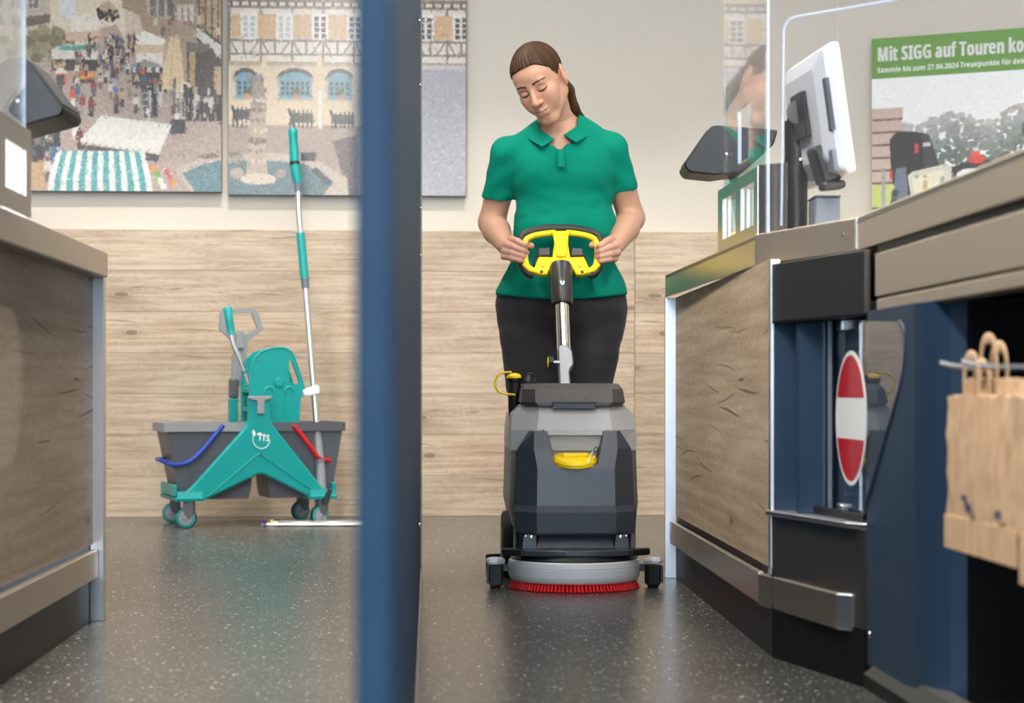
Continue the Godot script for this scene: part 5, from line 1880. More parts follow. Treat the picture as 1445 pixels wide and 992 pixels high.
func trousers(t: Node3D, hipl: Vector3, kneel: Vector3, ankl: Vector3, hipr: Vector3, kneer: Vector3, ankr: Vector3) -> void:
	var f := Field.new(Vector3(-0.12, 0.06, -6.72), Vector3(0.44, 1.0, -6.34), 0.009)
	f.ell(P(791, 425, 6.51), Vector3(0.208, 0.135, 0.138), 0.03)
	f.cap(hipl + Vector3(-0.008, 0, 0), kneel, 0.112, 0.074, 0.03)
	f.cap(hipr + Vector3(0.008, 0, 0), kneer, 0.112, 0.074, 0.03)
	f.cap(kneel, ankl, 0.074, 0.056, 0.02)
	f.cap(kneer, ankr, 0.074, 0.056, 0.02)
	var fold := FastNoiseLite.new()
	fold.seed = 6
	fold.frequency = 7.0
	f.each(func(p: Vector3, v: float) -> float:
		return maxf(v + fold.get_noise_3d(p.x, p.y * 2.2, p.z) * 0.005, 0.085 - p.y))
	var g := blank()
	f.into(g, Transform3D.IDENTITY, skin_tint)
	part("trousers", grown(g), M.trousers_black, t)

# ------------------------------------------------------------------ mop trolley
func on_plane(inv: Transform3D, px: float, py: float, zl: float) -> Vector3:
	var o := inv * Vector3(0, EYE, 0)
	var d := inv.basis * Vector3((px - 722.5) / FOCAL, (HORIZON - py) / FOCAL, -1)
	return o + d * ((zl - o.z) / d.z)

func flat(inv: Transform3D, pts: Array, zl: float) -> Array:
	var out := []
	for q in pts:
		var v := on_plane(inv, q[0], q[1], zl)
		out.append(Vector2(v.x, v.y))
	return out

func trolley() -> void:
	var t := thing("mop_trolley", "teal mop trolley with press, two grey buckets and castors by the oak wall", "trolley", Vector3(-1.105, 0, -8.42), 0.33)
	var inv := t.transform.affine_inverse()
	# A-shaped side frames
	var shape := [[350.5, 559], [383, 559], [383, 593], [385, 599], [390, 606], [456, 689], [457.5, 701], [440, 702], [376, 671], [370, 668.5], [364, 669.5], [293, 704.5], [262, 704.5], [262, 695], [271, 687], [342, 608], [348, 600], [350.5, 593]]
	var fp := flat(inv, shape, 0.18)
	var fr := part("side_frame", extrude(fp, 0.145, 0.18, 0.007), M.teal, t)
	var low := []
	for q in fp:
		low.append(Vector2(q.x, minf(q.y, 0.36)))
	part("side_frame", extrude([fp[4], fp[5], fp[6], fp[7], fp[8], fp[9], fp[10], fp[11], fp[12], fp[13], fp[14], fp[15]], -0.18, -0.145, 0.006), M.teal, t)
	var bead := []
	for q in [[293, 701], [330, 670], [362, 642.5], [366, 640.5], [370, 642.5], [410, 670], [446, 695]]:
		bead.append(on_plane(inv, q[0], q[1], 0.181))
	part("bead", tube(bead, 0.0028, 8), M.teal, fr)
	part("frame_bolt", lathe([Vector2(0, 0.003), Vector2(0.005, 0.002), Vector2(0.006, 0)], 12), M.black_plastic, fr, on_plane(inv, 368.5, 641.5, 0.18), Vector3(PI / 2, 0, 0))
	# logo: leaf, letters, ring
	var lg := lettering("TTS", 0.026, 0.0)
	var lt := part("lettering", lg.mesh, M.sign_white, fr, on_plane(inv, 363.5, 624.5, 0.181), Vector3(0, 0, -0.10))
	lt.scale = Vector3(0.82, 1, 1)
	var arc := []
	var cc := on_plane(inv, 369, 619.5, 0.181)
	for k in 22:
		var a := lerpf(PI * 0.82, PI * 1.95, k / 21.0)
		arc.append(cc + Vector3(cos(a) * 0.036, sin(a) * 0.040, 0))
	part("logo_ring", tube(arc, 0.0015, 6), M.sign_white, fr)
	part("logo_leaf", extrude(round_poly([Vector2(-0.006, 0.0), Vector2(0.004, 0.008), Vector2(0.004, 0.03), Vector2(-0.008, 0.018)], 0.005), 0, 0.001, 0.0), M.sign_white, fr, on_plane(inv, 361, 615, 0.181), Vector3(0, 0, 0.5))
	part("logo_leaf", extrude(round_poly([Vector2(0, 0.0), Vector2(0.014, 0.004), Vector2(0.022, 0.014), Vector2(0.006, 0.010)], 0.004), 0, 0.001, 0.0), M.sign_white, fr, on_plane(inv, 362, 614.5, 0.181))
	# grey bracket on the neck
	part("tool_bracket", extrude(flat(inv, [[350, 559], [383, 559], [383, 562], [373, 566], [373, 584], [363, 584], [363, 566], [350, 562]], 0.186), 0.176, 0.19, 0.002), M.mid_grey, fr)
	# end trays with castors
	for s in [-1, 1]:
		var cx: float = -0.295 if s < 0 else 0.262
		part("end_tray", loft([[Vector3(cx - 0.058, 0.112, 0.205), Vector3(cx + 0.058, 0.112, 0.205), Vector3(cx + 0.058, 0.112, -0.205), Vector3(cx - 0.058, 0.112, -0.205)], [Vector3(cx - 0.062, 0.124, 0.21), Vector3(cx + 0.062, 0.124, 0.21), Vector3(cx + 0.062, 0.124, -0.21), Vector3(cx - 0.062, 0.124, -0.21)], [Vector3(cx - 0.052, 0.128, 0.195), Vector3(cx + 0.052, 0.128, 0.195), Vector3(cx + 0.052, 0.128, -0.195), Vector3(cx - 0.052, 0.128, -0.195)], [Vector3(cx - 0.052, 0.150, 0.19), Vector3(cx + 0.052, 0.150, 0.19), Vector3(cx + 0.052, 0.150, -0.19), Vector3(cx - 0.052, 0.150, -0.19)]]), M.teal, t)
		part("tray_lip", bevel_box(Vector3(0.012, 0.05, 0.36), 0.004), M.teal, t, Vector3(cx + s * 0.056, 0.155, 0))
		for z in [-0.175, 0.175]:
			var sw: float = 0.3 + 0.4 * z
			var ca := part("castor", extrude(round_poly([Vector2(-0.022, 0.06), Vector2(0.022, 0.06), Vector2(0.022, 0.01), Vector2(0.006, -0.012), Vector2(-0.012, -0.012), Vector2(-0.022, 0.03)], 0.006), -0.020, 0.020, 0.003), M.bucket_grey, t, Vector3(cx, 0.052, z), Vector3(0, sw * s, 0))
			part("wheel", lathe([Vector2(0, 0.012), Vector2(0.030, 0.012), Vector2(0.040, 0.010), Vector2(0.043, 0.004), Vector2(0.043, -0.004), Vector2(0.040, -0.010), Vector2(0.030, -0.012), Vector2(0, -0.012)], 32), M.black_rubber, ca, Vector3(-0.012, -0.009, 0), Vector3(PI / 2, 0, 0))
			for f in [-1, 1]:
				part("wheel_band", lathe([Vector2(0.0315, 0.0145), Vector2(0.0395, 0.0125), Vector2(0.0395, 0.010), Vector2(0.0315, 0.011)], 32), M.teal, ca, Vector3(-0.012, -0.009, 0), Vector3(f * PI / 2, 0, 0))
				part("hub", lathe([Vector2(0, 0.022), Vector2(0.006, 0.021), Vector2(0.010, 0.016), Vector2(0.030, 0.014)], 24), M.mid_grey, ca, Vector3(-0.012, -0.009, 0), Vector3(f * PI / 2, 0, 0))
	# two buckets
	for s in [-1, 1]:
		var x0: float = -0.345 if s < 0 else 0.035
		var x1: float = -0.025 if s < 0 else 0.325
		var o0: float = -0.045 if s < 0 else 0.0
		var o1: float = 0.0 if s < 0 else 0.045
		var b := part("bucket", loft([[Vector3(x0 + 0.02, 0.115, 0.115), Vector3(x1 - 0.01, 0.115, 0.115), Vector3(x1 - 0.01, 0.115, -0.115), Vector3(x0 + 0.02, 0.115, -0.115)], [Vector3(x0 + 0.01, 0.17, 0.122), Vector3(x1, 0.17, 0.122), Vector3(x1, 0.17, -0.122), Vector3(x0 + 0.01, 0.17, -0.122)], [Vector3(x0 + o0 * 0.8, 0.40, 0.138), Vector3(x1 + o1 * 0.8, 0.40, 0.138), Vector3(x1 + o1 * 0.8, 0.40, -0.138), Vector3(x0 + o0 * 0.8, 0.40, -0.138)]]), M.bucket_grey, t)
		var rim := [Vector2(x0 + o0 - 0.01, -0.15), Vector2(x1 + o1 + 0.008, -0.15), Vector2(x1 + o1 + 0.008, 0.15), Vector2(x0 + o0 - 0.01, 0.15)]
		var hole := [Vector2(x0 + o0 + 0.012, -0.128), Vector2(x1 + o1 - 0.012, -0.128), Vector2(x1 + o1 - 0.012, 0.128), Vector2(x0 + o0 + 0.012, 0.128)]
		part("rim", plate(round_poly(rim, 0.03), [PackedVector2Array(round_poly(hole, 0.02))], 0.397, 0.434, UPRIGHT), M.mid_grey if s < 0 else M.bucket_grey, b)
		var path := []
		var pp := [[315, 600, 0.150], [300, 618, 0.152], [283, 638, 0.158], [266, 652, 0.160]] if s < 0 else [[414, 600, 0.150], [425, 613, 0.152], [438, 630, 0.156], [450, 646, 0.150]]
		for q in pp:
			path.append(on_plane(inv, q[0], q[1], q[2]))
		var e: Vector3 = path[3]
		path.append_array([e + Vector3(s * 0.055, -0.012, -0.03), e + Vector3(s * 0.095, 0.004, -0.10), e + Vector3(s * 0.095, 0.006, -0.22), e + Vector3(s * 0.04, 0.0, -0.31)])
		part("bail", tube(smooth_path(path, 4), [0.0095] if false else 0.0095, 10), M.blue_plastic if s < 0 else M.red_plastic, b)
	# press: two cheeks, cross bars, relief
	var cheek := [[352.5, 596], [352.5, 546], [354, 522], [360, 505], [371, 495.5], [386, 491], [398, 490.5], [408, 494], [414, 501], [419, 514], [428.5, 544], [428.5, 557], [424.5, 560], [423, 596]]
	var gap := [[408.5, 508.5], [411.5, 508.5], [422.5, 538], [420.5, 541.5], [409.5, 541.5], [407.5, 538.5]]
	var cp := flat(inv, cheek, 0.115)
	var gp := flat(inv, gap, 0.115)
	var press := part("press_cheek", plate(cp, [PackedVector2Array(gp)], 0.095, 0.115), M.teal, t)
	part("press_cheek", plate(cp, [PackedVector2Array(gp)], -0.08, -0.06), M.teal, t)
	var edge := []
	for q in cp.slice(1, 13):
		edge.append(Vector3(q.x, q.y, 0.113))
	part("cheek_bead", tube(smooth_path(edge, 3), 0.0045, 8), M.teal, press)
	part("press_boss", lathe([Vector2(0, 0.008), Vector2(0.018, 0.007), Vector2(0.022, 0)], 24), M.teal, press, on_plane(inv, 394, 540, 0.115), Vector3(PI / 2, 0, 0))
	for q in [380, 408]:
		var a := on_plane(inv, q, 553, 0.113)
		var arch := []
		for k in 9:
			var w := PI * k / 8.0
			arch.append(a + Vector3(cos(w) * 0.018, sin(w) * 0.020, 0))
		part("press_arch", tube(arch, 0.006, 8), M.teal, press)
	for q in [387, 401]:
		var a0 := on_plane(inv, q, 556, 0.114)
		part("press_rib", tube([a0, a0 + Vector3(0, -0.10, 0)], 0.0045, 8), M.teal, press)
	for q in [[0, 497], [0, 551], [0, 578]]:
		var y := on_plane(inv, 352, q[1], 0.02).y
		part("press_bar", bevel_box(Vector3(0.05, 0.022, 0.17), 0.004), M.teal, t, Vector3(cp[1].x + (0.10 if q[1] == 497 else 0.028), y - (0.012 if q[1] == 497 else 0.0), 0.018))
	part("press_tray", bevel_box(Vector3(0.20, 0.10, 0.16), 0.006), M.black_plastic, t, Vector3((cp[1].x + cp[13].x) / 2 + 0.01, 0.485, 0.018))
	for q in [[365, 508.5], [408, 497.5]]:
		part("cheek_bolt", lathe([Vector2(0, 0.003), Vector2(0.004, 0.002), Vector2(0.005, 0)], 10), M.dark_steel, press, on_plane(inv, q[0], q[1], 0.115), Vector3(PI / 2, 0, 0))
	# press lever
	var lv := []
	for q in [[352, 543], [347, 529], [338, 506], [329.5, 486], [326.5, 470]]:
		lv.append(on_plane(inv, q[0], q[1], 0.05))
	var lever := part("press_lever", tube(smooth_path(lv, 4), 0.0115, 12), M.aluminium, t)
	var g0 := on_plane(inv, 326.5, 470, 0.05)
	var g1 := on_plane(inv, 320.5, 433, 0.05)
	part("grip", tube([g0 + (g0 - g1) * 0.06, g0, g0.lerp(g1, 0.3), g0.lerp(g1, 0.94), g1], [0.019, 0.017, 0.0165, 0.020, 0.013], 16), M.teal, lever)
	part("lever_ring", tube([on_plane(inv, 344.5, 523, 0.05), on_plane(inv, 346, 526.5, 0.05)], 0.0150, 14), M.teal, lever)
	# push handle at the back
	var outer := flat(inv, [[309, 464], [311.5, 440], [315, 436.5], [359, 435.5], [363, 438], [371.5, 465], [350, 482], [347.5, 502], [347, 545], [331, 545], [331, 502], [328, 482]], -0.14)
	var inner := flat(inv, [[321, 443], [355, 442], [363, 463], [347, 472], [333, 472], [319, 462]], -0.14)
	var ph := part("push_handle", plate(outer, [PackedVector2Array(inner)], -0.155, -0.132), M.mid_grey, t)
	part("handle_boss", extrude(round_poly(flat(inv, [[334, 466], [344, 466], [345, 492], [333, 492]], -0.12), 0.008), -0.132, -0.116, 0.003), M.mid_grey, ph)
	part("handle_post", tube([on_plane(inv, 332, 500, -0.15), on_plane(inv, 330, 600, -0.15)], 0.016, 14), M.mid_grey, t)
	part("post_socket", bevel_box(Vector3(0.036, 0.11, 0.05), 0.004), M.teal, t, on_plane(inv, 329, 580, -0.14))
	part("post_collar", bevel_box(Vector3(0.036, 0.085, 0.05), 0.006), M.bucket_grey, t, on_plane(inv, 329.5, 548, -0.14))
	# clip that holds the mop stick
	var k0 := on_plane(inv, 427, 555, 0.10)
	part("stick_clip", extrude(round_poly(flat(inv, [[427, 551], [436, 547], [447, 543], [450, 546], [450, 555], [436, 558], [428, 558]], 0.12), 0.004), 0.10, 0.135, 0.002), M.white_paint, t)

func mop() -> void:
	var t := thing("flat_mop", "flat mop with teal grips and aluminium stick leaning on the teal trolley", "mop")
	var at := func(px: float, py: float) -> Vector3: return P(px, py, lerpf(8.36, 8.48, (720.0 - py) / 535.0) )
	part("stick", tube([at.call(420.5, 262), at.call(421.5, 300), at.call(430.5, 400), at.call(447.8, 612)], 0.0125, 16), M.aluminium, t)
	part("stick_sleeve", tube([at.call(424, 329), at.call(430, 394)], 0.0185, 16), M.teal, t)
	part("sleeve_ring", tube([at.call(430, 393), at.call(431.3, 407)], [0.0185, 0.0155], 16), M.slate_box, t)
	var gr := part("grip", tube([at.call(413.4, 181.5), at.call(413.5, 184), at.call(413.6, 190), at.call(413.8, 193), at.call(414.5, 205), at.call(415.8, 228)], [0.014, 0.0205, 0.0205, 0.0175, 0.019, 0.021], 18), M.teal, t)
	part("grip_ring", tube([at.call(415.7, 228), at.call(416, 233)], 0.0215, 16), M.black_plastic, gr)
	part("grip_bend", tube([at.call(416, 233), at.call(417.5, 245), at.call(420.3, 257), at.call(420.8, 262)], [0.022, 0.022, 0.017, 0.015], 16), M.teal, gr)
	part("stick_collar", tube([at.call(420.4, 258), at.call(420.8, 270)], [0.0165, 0.015], 16), M.slate_box, t)
	part("socket", tube([at.call(447.0, 600), at.call(448.2, 615), at.call(452, 655), at.call(453.5, 690)], [0.0155, 0.017, 0.019, 0.021], 16), M.mid_grey, t)
	part("socket_ring", tube([at.call(451.2, 648), at.call(451.6, 653)], 0.0215, 16), M.slate_box, t)
	var base := P(452, 738, 8.34)
	part("joint", tube([at.call(453.5, 690), P(457, 705, 8.35), P(452, 724, 8.34)], [0.020, 0.026, 0.02], 14), M.slate_box, t)
	part("joint_fork", extrude(round_poly([Vector2(-0.028, 0), Vector2(0.028, 0), Vector2(0.02, 0.035), Vector2(-0.02, 0.035)], 0.008), -0.012, 0.012, 0.002), M.mid_grey, t, Vector3(base.x, 0.018, -8.34))
	part("pedal", bevel_box(Vector3(0.02, 0.07, 0.012), 0.004), M.black_plastic, t, P(462, 700, 8.31), Vector3(0, 0, -0.45))
	# flat head: grey plate on a white pad
	part("head_plate", raised(round_poly([Vector2(-0.98, 8.29), Vector2(-0.62, 8.31), Vector2(-0.62, 8.39), Vector2(-0.98, 8.38)], 0.015), 0.011, 0.021, 0.002), M.mid_grey, t)
	var rings := []
	for k in 41:
		var u := k / 40.0
		var x := lerpf(-1.045, -0.565, u)
		var hgt := 0.010 + 0.003 * sin(u * 23.0)
		var wdt := 0.075 * (1.0 if u > 0.03 and u < 0.97 else 0.6)
		var cz := -8.34
		var ring := []
		for q in 12:
			var a := TAU * q / 12
			ring.append(Vector3(x, maxf(0.0006, 0.007 + sin(a) * hgt), cz + cos(a) * wdt))
		rings.append(ring)
	var pad := part("pad", loft(rings, true), M.white_cloth, t)
	for k in 4:
		part("colour_tab", bevel_box(Vector3(0.008, 0.02, 0.03), 0.003), [M.blue_plastic, M.red_plastic, M.teal, M.yellow][k], pad, Vector3(-1.035 + k * 0.010, 0.019, -8.29), Vector3(0, 0, -0.3))

# ------------------------------------------------------------------ things on the counters
func frame_basis(u: Vector3, w: Vector3) -> Basis:
	var n := u.cross(w).normalized()
	return Basis(u.normalized(), n.cross(u).normalized(), n)

# a wedge shaped customer terminal seen from its end: outline of the end at distance d, body running away
func terminal(label: String, outline: Array, d: float, deep: float, foot: Vector3) -> void:
	var t := thing("payment_terminal", label, "terminal", foot)
	var pts := []
	for q in outline:
		var v := P(q[0], q[1], d) - foot
		pts.append(Vector2(v.x, v.y))
	var z1 := -d - foot.z
	part("housing", extrude(round_poly(pts, 0.008, 3), z1 - deep, z1, 0.004), M.black_plastic, t)
	# glass on the slanted face, between the first two points
	var a: Vector2 = pts[0]
	var b: Vector2 = pts[1]
	var e := (b - a).normalized()
	var n := Vector2(e.y, -e.x)
	if n.y < 0.0:
		n = -n
	var gl := [a + e * 0.012 + n * 0.0005, b - e * 0.012 + n * 0.0005, b - e * 0.012 + n * 0.0025, a + e * 0.012 + n * 0.0025]
	part("display", extrude(gl, z1 - deep + 0.012, z1 - 0.012, 0.0), M.slate_dark, t)
	var c := Vector2.ZERO
	for q in pts:
		c += q / pts.size()
	part("arm", tube([Vector3(c.x, c.y, z1 - deep / 2), Vector3(c.x * 0.4, c.y * 0.75, z1 - deep / 2), Vector3(0, 0.05, 0), Vector3(0, 0.004, 0)], 0.012, 12), M.black_metal, t)
	part("foot", lathe([Vector2(0, 0.012), Vector2(0.035, 0.012), Vector2(0.04, 0.008), Vector2(0.04, 0), Vector2(0, 0)], 24), M.black_metal, t)
	part("screw", lathe([Vector2(0, 0.003), Vector2(0.004, 0.002), Vector2(0.005, 0)], 10), M.chrome, t, Vector3(c.x, c.y - 0.008, z1), Vector3(PI / 2, 0, 0))

func rail_sheet(path: Array, y0: float, y1: float, holes: Array, thick: float) -> ArrayMesh:
	# an upright sheet from path[0] to path[1] with windows given as (u0, y0, u1, y1) along it
	var a: Vector2 = path[0]
	var b: Vector2 = path[1]
	var len := a.distance_to(b)
	var e := (b - a) / len
	var xf := Transform3D(Basis(Vector3(e.x, 0, -e.y), Vector3.UP, Vector3(e.x, 0, -e.y).cross(Vector3.UP)), Vector3(a.x, 0, -a.y))
	return sheet_with_openings(0.0, len, y0, y1, holes, -thick / 2, thick / 2, xf)

func left_counter_things() -> void:
	var y := 0.9085
	var holder := thing("screen_holder", "steel screen holder with cut-out window on the left counter edge", "holder")
	var a := Vector2(lx(3.90, -1.004, 4.9) + 0.012, 3.90)
	var b := Vector2(lx(3.10, -1.004, 4.9) + 0.012, 3.10)
	part("face", rail_sheet([a, b], y, 1.078, [[0.05, 0.945, 0.24, 1.035], [0.32, 0.945, 0.52, 1.035]], 0.004), M.steel, holder)
	part("side", strip([a + Vector2(-0.0035, 0), a + Vector2(-0.0555, 0.002)], 0.004, y, 1.078, 0.0), M.steel, holder)
	var s := thing("acrylic_screen", "clear acrylic screen standing on the left counter", "screen")
	part("sheet", rail_sheet([a + Vector2(-0.010, -0.01), b + Vector2(-0.010, 0)], 0.912, 1.95, [], 0.006), M.acrylic, s)
	part("edge", raised([a + Vector2(-0.013, -0.009), a + Vector2(-0.007, -0.009), a + Vector2(-0.007, -0.006), a + Vector2(-0.013, -0.006)], 0.912, 1.95, 0.0), M.acrylic_edge, s)
	terminal("black slanted payment terminal on the left counter before the market print", [[91, 153], [36, 80], [10, 82], [-40, 120], [-30, 178], [20, 181], [86, 163]], 4.0, 0.17, Vector3(-1.10, y, -4.09))
	# the acrylic gate wing on its post
	var g := thing("gate_wing", "clear acrylic gate wing with rounded edge beside the left oak panel", "gate")
	var gx := -0.905
	var pts := []
	for q in round_poly([Vector2(0, 0.40), Vector2(0.42, 0.44), Vector2(0.47, 0.62), Vector2(0.40, 0.72), Vector2(0, 0.72)], 0.08, 6):
		pts.append(q)
	var xf := Transform3D(Basis(Vector3(-0.045, 0, -1).normalized(), Vector3.UP, Vector3(-0.045, 0, -1).normalized().cross(Vector3.UP)), Vector3(gx, 0, -3.28))
	part("pane", extrude(pts, -0.004, 0.004, 0.001, xf), M.acrylic_thin, g)
	part("post", tube([Vector3(gx - 0.02, 0.0, -3.26), Vector3(gx - 0.02, 0.80, -3.26)], 0.02, 16), M.navy_sheet, g)

func right_counter_things() -> void:
	var y := 0.914
	# steel holder with two cut-outs on the long edge
	var e := Vector2(0.545 - 0.4635, 4.44 - 6.0).normalized()
	var inn := Vector2(-e.y, e.x)
	var a := Vector2(0.4635, 6.0) + e * 0.97 + inn * 0.010
	var b := Vector2(0.545, 4.44) + inn * 0.012 - e * 0.03
	var holder := thing("screen_holder", "steel screen holder with two cut-outs on the right counter edge", "holder")
	var len := a.distance_to(b)
	part("face", rail_sheet([a, b], y, 1.074, [[0.07, 0.945, 0.27, 1.045], [0.335, 0.945, len - 0.05, 1.045]], 0.004), M.bright_steel, holder)
	for q in [0.07, 0.335]:
		var w: Vector2 = a + e * q
		part("window_edge", raised([w, w + e * 0.008, w + e * 0.008 + inn * 0.007, w + inn * 0.007], 0.945, 1.045, 0.0), M.aluminium, holder)
	part("side", strip([b + e * 0.003, b + e * 0.02 + Vector2(0.055, -0.03)], 0.004, y, 1.076, 0.0), M.steel, holder)
	# acrylic screen in the holder, with a hand-over slot
	var s := thing("acrylic_screen", "tall clear acrylic screen with a slot, in the steel holder on the right counter", "screen")
	var sa := a + inn * 0.012 + e * 0.02
	var sb := b + inn * 0.012 + e * 0.035
	part("sheet", rail_sheet([sa, sb], 0.918, 1.95, [[0.20, 1.115, 0.36, 1.245, 0.006]], 0.006), M.acrylic, s)
	part("edge", raised([sb + e * 0.0005, sb + e * 0.0055 , sb + e * 0.0055 + inn * 0.006, sb + e * 0.0005 + inn * 0.006], 0.918, 1.95, 0.0), M.acrylic_edge, s)
	part("slot_rim", raised([sa + e * 0.2, sa + e * 0.206, sa + e * 0.206 + inn * 0.008, sa + e * 0.2 + inn * 0.008], 1.118, 1.242, 0.0), M.acrylic_edge, s)
	# angled guard with a rounded corner
	var s2 := thing("acrylic_guard", "low clear acrylic guard with rounded corner in front of the silver monitor", "screen")
	var g0 := Vector2(0.578, 4.26)
	var g1 := Vector2(1.12, 3.70)
	var ge := (g1 - g0).normalized()
	var xf := Transform3D(Basis(Vector3(ge.x, 0, -ge.y), Vector3(0.05, 1, 0.02).normalized(), Vector3.ZERO), Vector3(g0.x, y + 0.004, -g0.y))
	xf.basis.z = xf.basis.x.cross(xf.basis.y).normalized()
	xf.basis.y = xf.basis.z.cross(xf.basis.x).normalized()
	var wide := g0.distance_to(g1)
	var outline := [Vector2(0, 0), Vector2(wide, 0), Vector2(wide, 0.45)]
	for k in 9:
		var w := PI / 2 + PI / 2 * k / 8.0
		outline.append(Vector2(0.03 + cos(w) * 0.03, 0.42 + sin(w) * 0.03))
	part("sheet", extrude(outline, -0.003, 0.003, 0.0008, xf), M.acrylic_thin, s2)
	var rimp := []
	for q in outline.slice(2):
		rimp.append(xf * Vector3(q.x, q.y, 0))
	rimp.append(xf * Vector3(0, 0.004, 0))
	part("edge", tube(rimp, 0.0028, 8), M.acrylic_edge, s2)
	# monitor on its pole
	var foot := Vector3(0.642, y, -4.48)
	var m := thing("monitor", "silver touch monitor on a black pole seen from behind on the right counter", "monitor", foot)
	part("pole", tube([Vector3(0, 0.0, 0), Vector3(0, 0.170, 0)], 0.0254, 28), M.black_metal, m)
	part("pole_collar", tube([Vector3(0, 0.164, 0), Vector3(0, 0.182, 0)], 0.0270, 28), M.black_metal, m)
	part("pole", tube([Vector3(0, 0.182, 0), Vector3(0, 0.262, 0)], 0.0267, 28), M.black_metal, m)
	for q in [0.173, 0.250]:
		part("pole_screw", lathe([Vector2(0, 0.003), Vector2(0.004, 0.002), Vector2(0.005, 0)], 10), M.chrome, m, Vector3(0.006, q, 0.027), Vector3(PI / 2, 0, 0))
	# screen: near edge leans, housing behind it
	var lo := P(1203, 243, 4.22) - foot
	var hi := P(1177, 58, 4.22) - foot
	var wv := Vector3(-0.037, 0, -0.36)
	var up := hi - lo
	var bs := frame_basis(wv, up)
	var c := lo + (wv + up) / 2
	var W := wv.length()
	var H := up.length()
	var scr := new_st()
	extrude_into(scr, PackedVector2Array(round_poly([Vector2(-W / 2, -H / 2), Vector2(W / 2, -H / 2), Vector2(W / 2, H / 2), Vector2(-W / 2, H / 2)], 0.014)), -0.010, 0.010, 0.003, Transform3D(bs, c))
	var out := -1.0 if bs.z.x > 0.0 else 1.0     # the back faces the aisle
	part("screen_rim", done(scr), M.screen_rim, m)
	var zz := bs.z * out
	var shell := []
	for q in [[0.49, 0.010], [0.46, 0.024], [0.34, 0.040]]:
		var ring := []
		for v in round_poly([Vector2(-W * q[0], -H * q[0]), Vector2(W * q[0], -H * q[0]), Vector2(W * q[0], H * q[0]), Vector2(-W * q[0], H * q[0])], 0.012, 3):
			ring.append(c + bs.x * v.x + bs.y * v.y + zz * q[1])
		if out < 0.0:
			ring.reverse()
		shell.append(ring)
	part("back_shell", loft(shell), M.screen_silver, m)
	# dark grille and port cover
	var gr := new_st()
	extrude_into(gr, PackedVector2Array([Vector2(-W * 0.47, -H * 0.16), Vector2(-W * 0.36, -H * 0.16), Vector2(-W * 0.36, H * 0.24), Vector2(-W * 0.47, H * 0.24)]), 0.016, 0.0295, 0.001, Transform3D(Basis(bs.x, bs.y, zz) if out > 0.0 else Basis(bs.x, bs.y, zz), c))
	part("grille", done(gr), M.slate_box_dark, m)
	var pcv := new_st()
	extrude_into(pcv, PackedVector2Array([Vector2(-W * 0.46, -H * 0.47), Vector2(W * 0.1, -H * 0.47), Vector2(W * 0.1, -H * 0.30), Vector2(-W * 0.46, -H * 0.30)]), 0.012, 0.034, 0.002, Transform3D(Basis(bs.x, bs.y, zz), c))
	part("port_cover", done(pcv), M.slate_box, m)
	part("mount_plate", bevel_box(Vector3(0.012, 0.10, 0.10), 0.002), M.black_metal, m, c + zz * 0.046 + bs.y * 0.01, Vector3(0, 0.1, 0.14))
	part("mount_head", tube([Vector3(0.0, 0.262, 0), Vector3(0.005, 0.278, -0.004), c + zz * 0.05 + bs.y * 0.02], [0.022, 0.024, 0.026], 18), M.slate_dark, m)
	part("card_reader", bevel_box(Vector3(0.045, 0.085, 0.07), 0.006), M.black_plastic, m, P(1163, 232, 4.32) - foot, Vector3(0, 0.1, 0.3))
	part("reader_lip", bevel_box(Vector3(0.05, 0.018, 0.05), 0.005), M.black_plastic, m, P(1174, 262, 4.30) - foot, Vector3(0, 0.1, 0.1))
	# box behind the pole
	var bx := thing("card_box", "small slate grey box standing on the counter behind the monitor pole", "box", Vector3(0.692, y, -4.40))
	part("shell", bevel_box(Vector3(0.055, 0.078, 0.10), 0.003), M.slate_box, bx, Vector3(0, 0.039, 0))
	part("cover", bevel_box(Vector3(0.058, 0.004, 0.103), 0.001), M.slate_box_dark, bx, Vector3(0, 0.080, 0))
	# customer terminal that leans out over the edge
	terminal("black slanted payment terminal leaning out behind the right acrylic screen", [[965, 233], [1003, 178], [1012, 176.5], [1098, 183], [1092, 204], [1050, 241], [1010, 247], [972, 243]], 5.1, 0.17, Vector3(0.60, y, -5.19))
	gate()

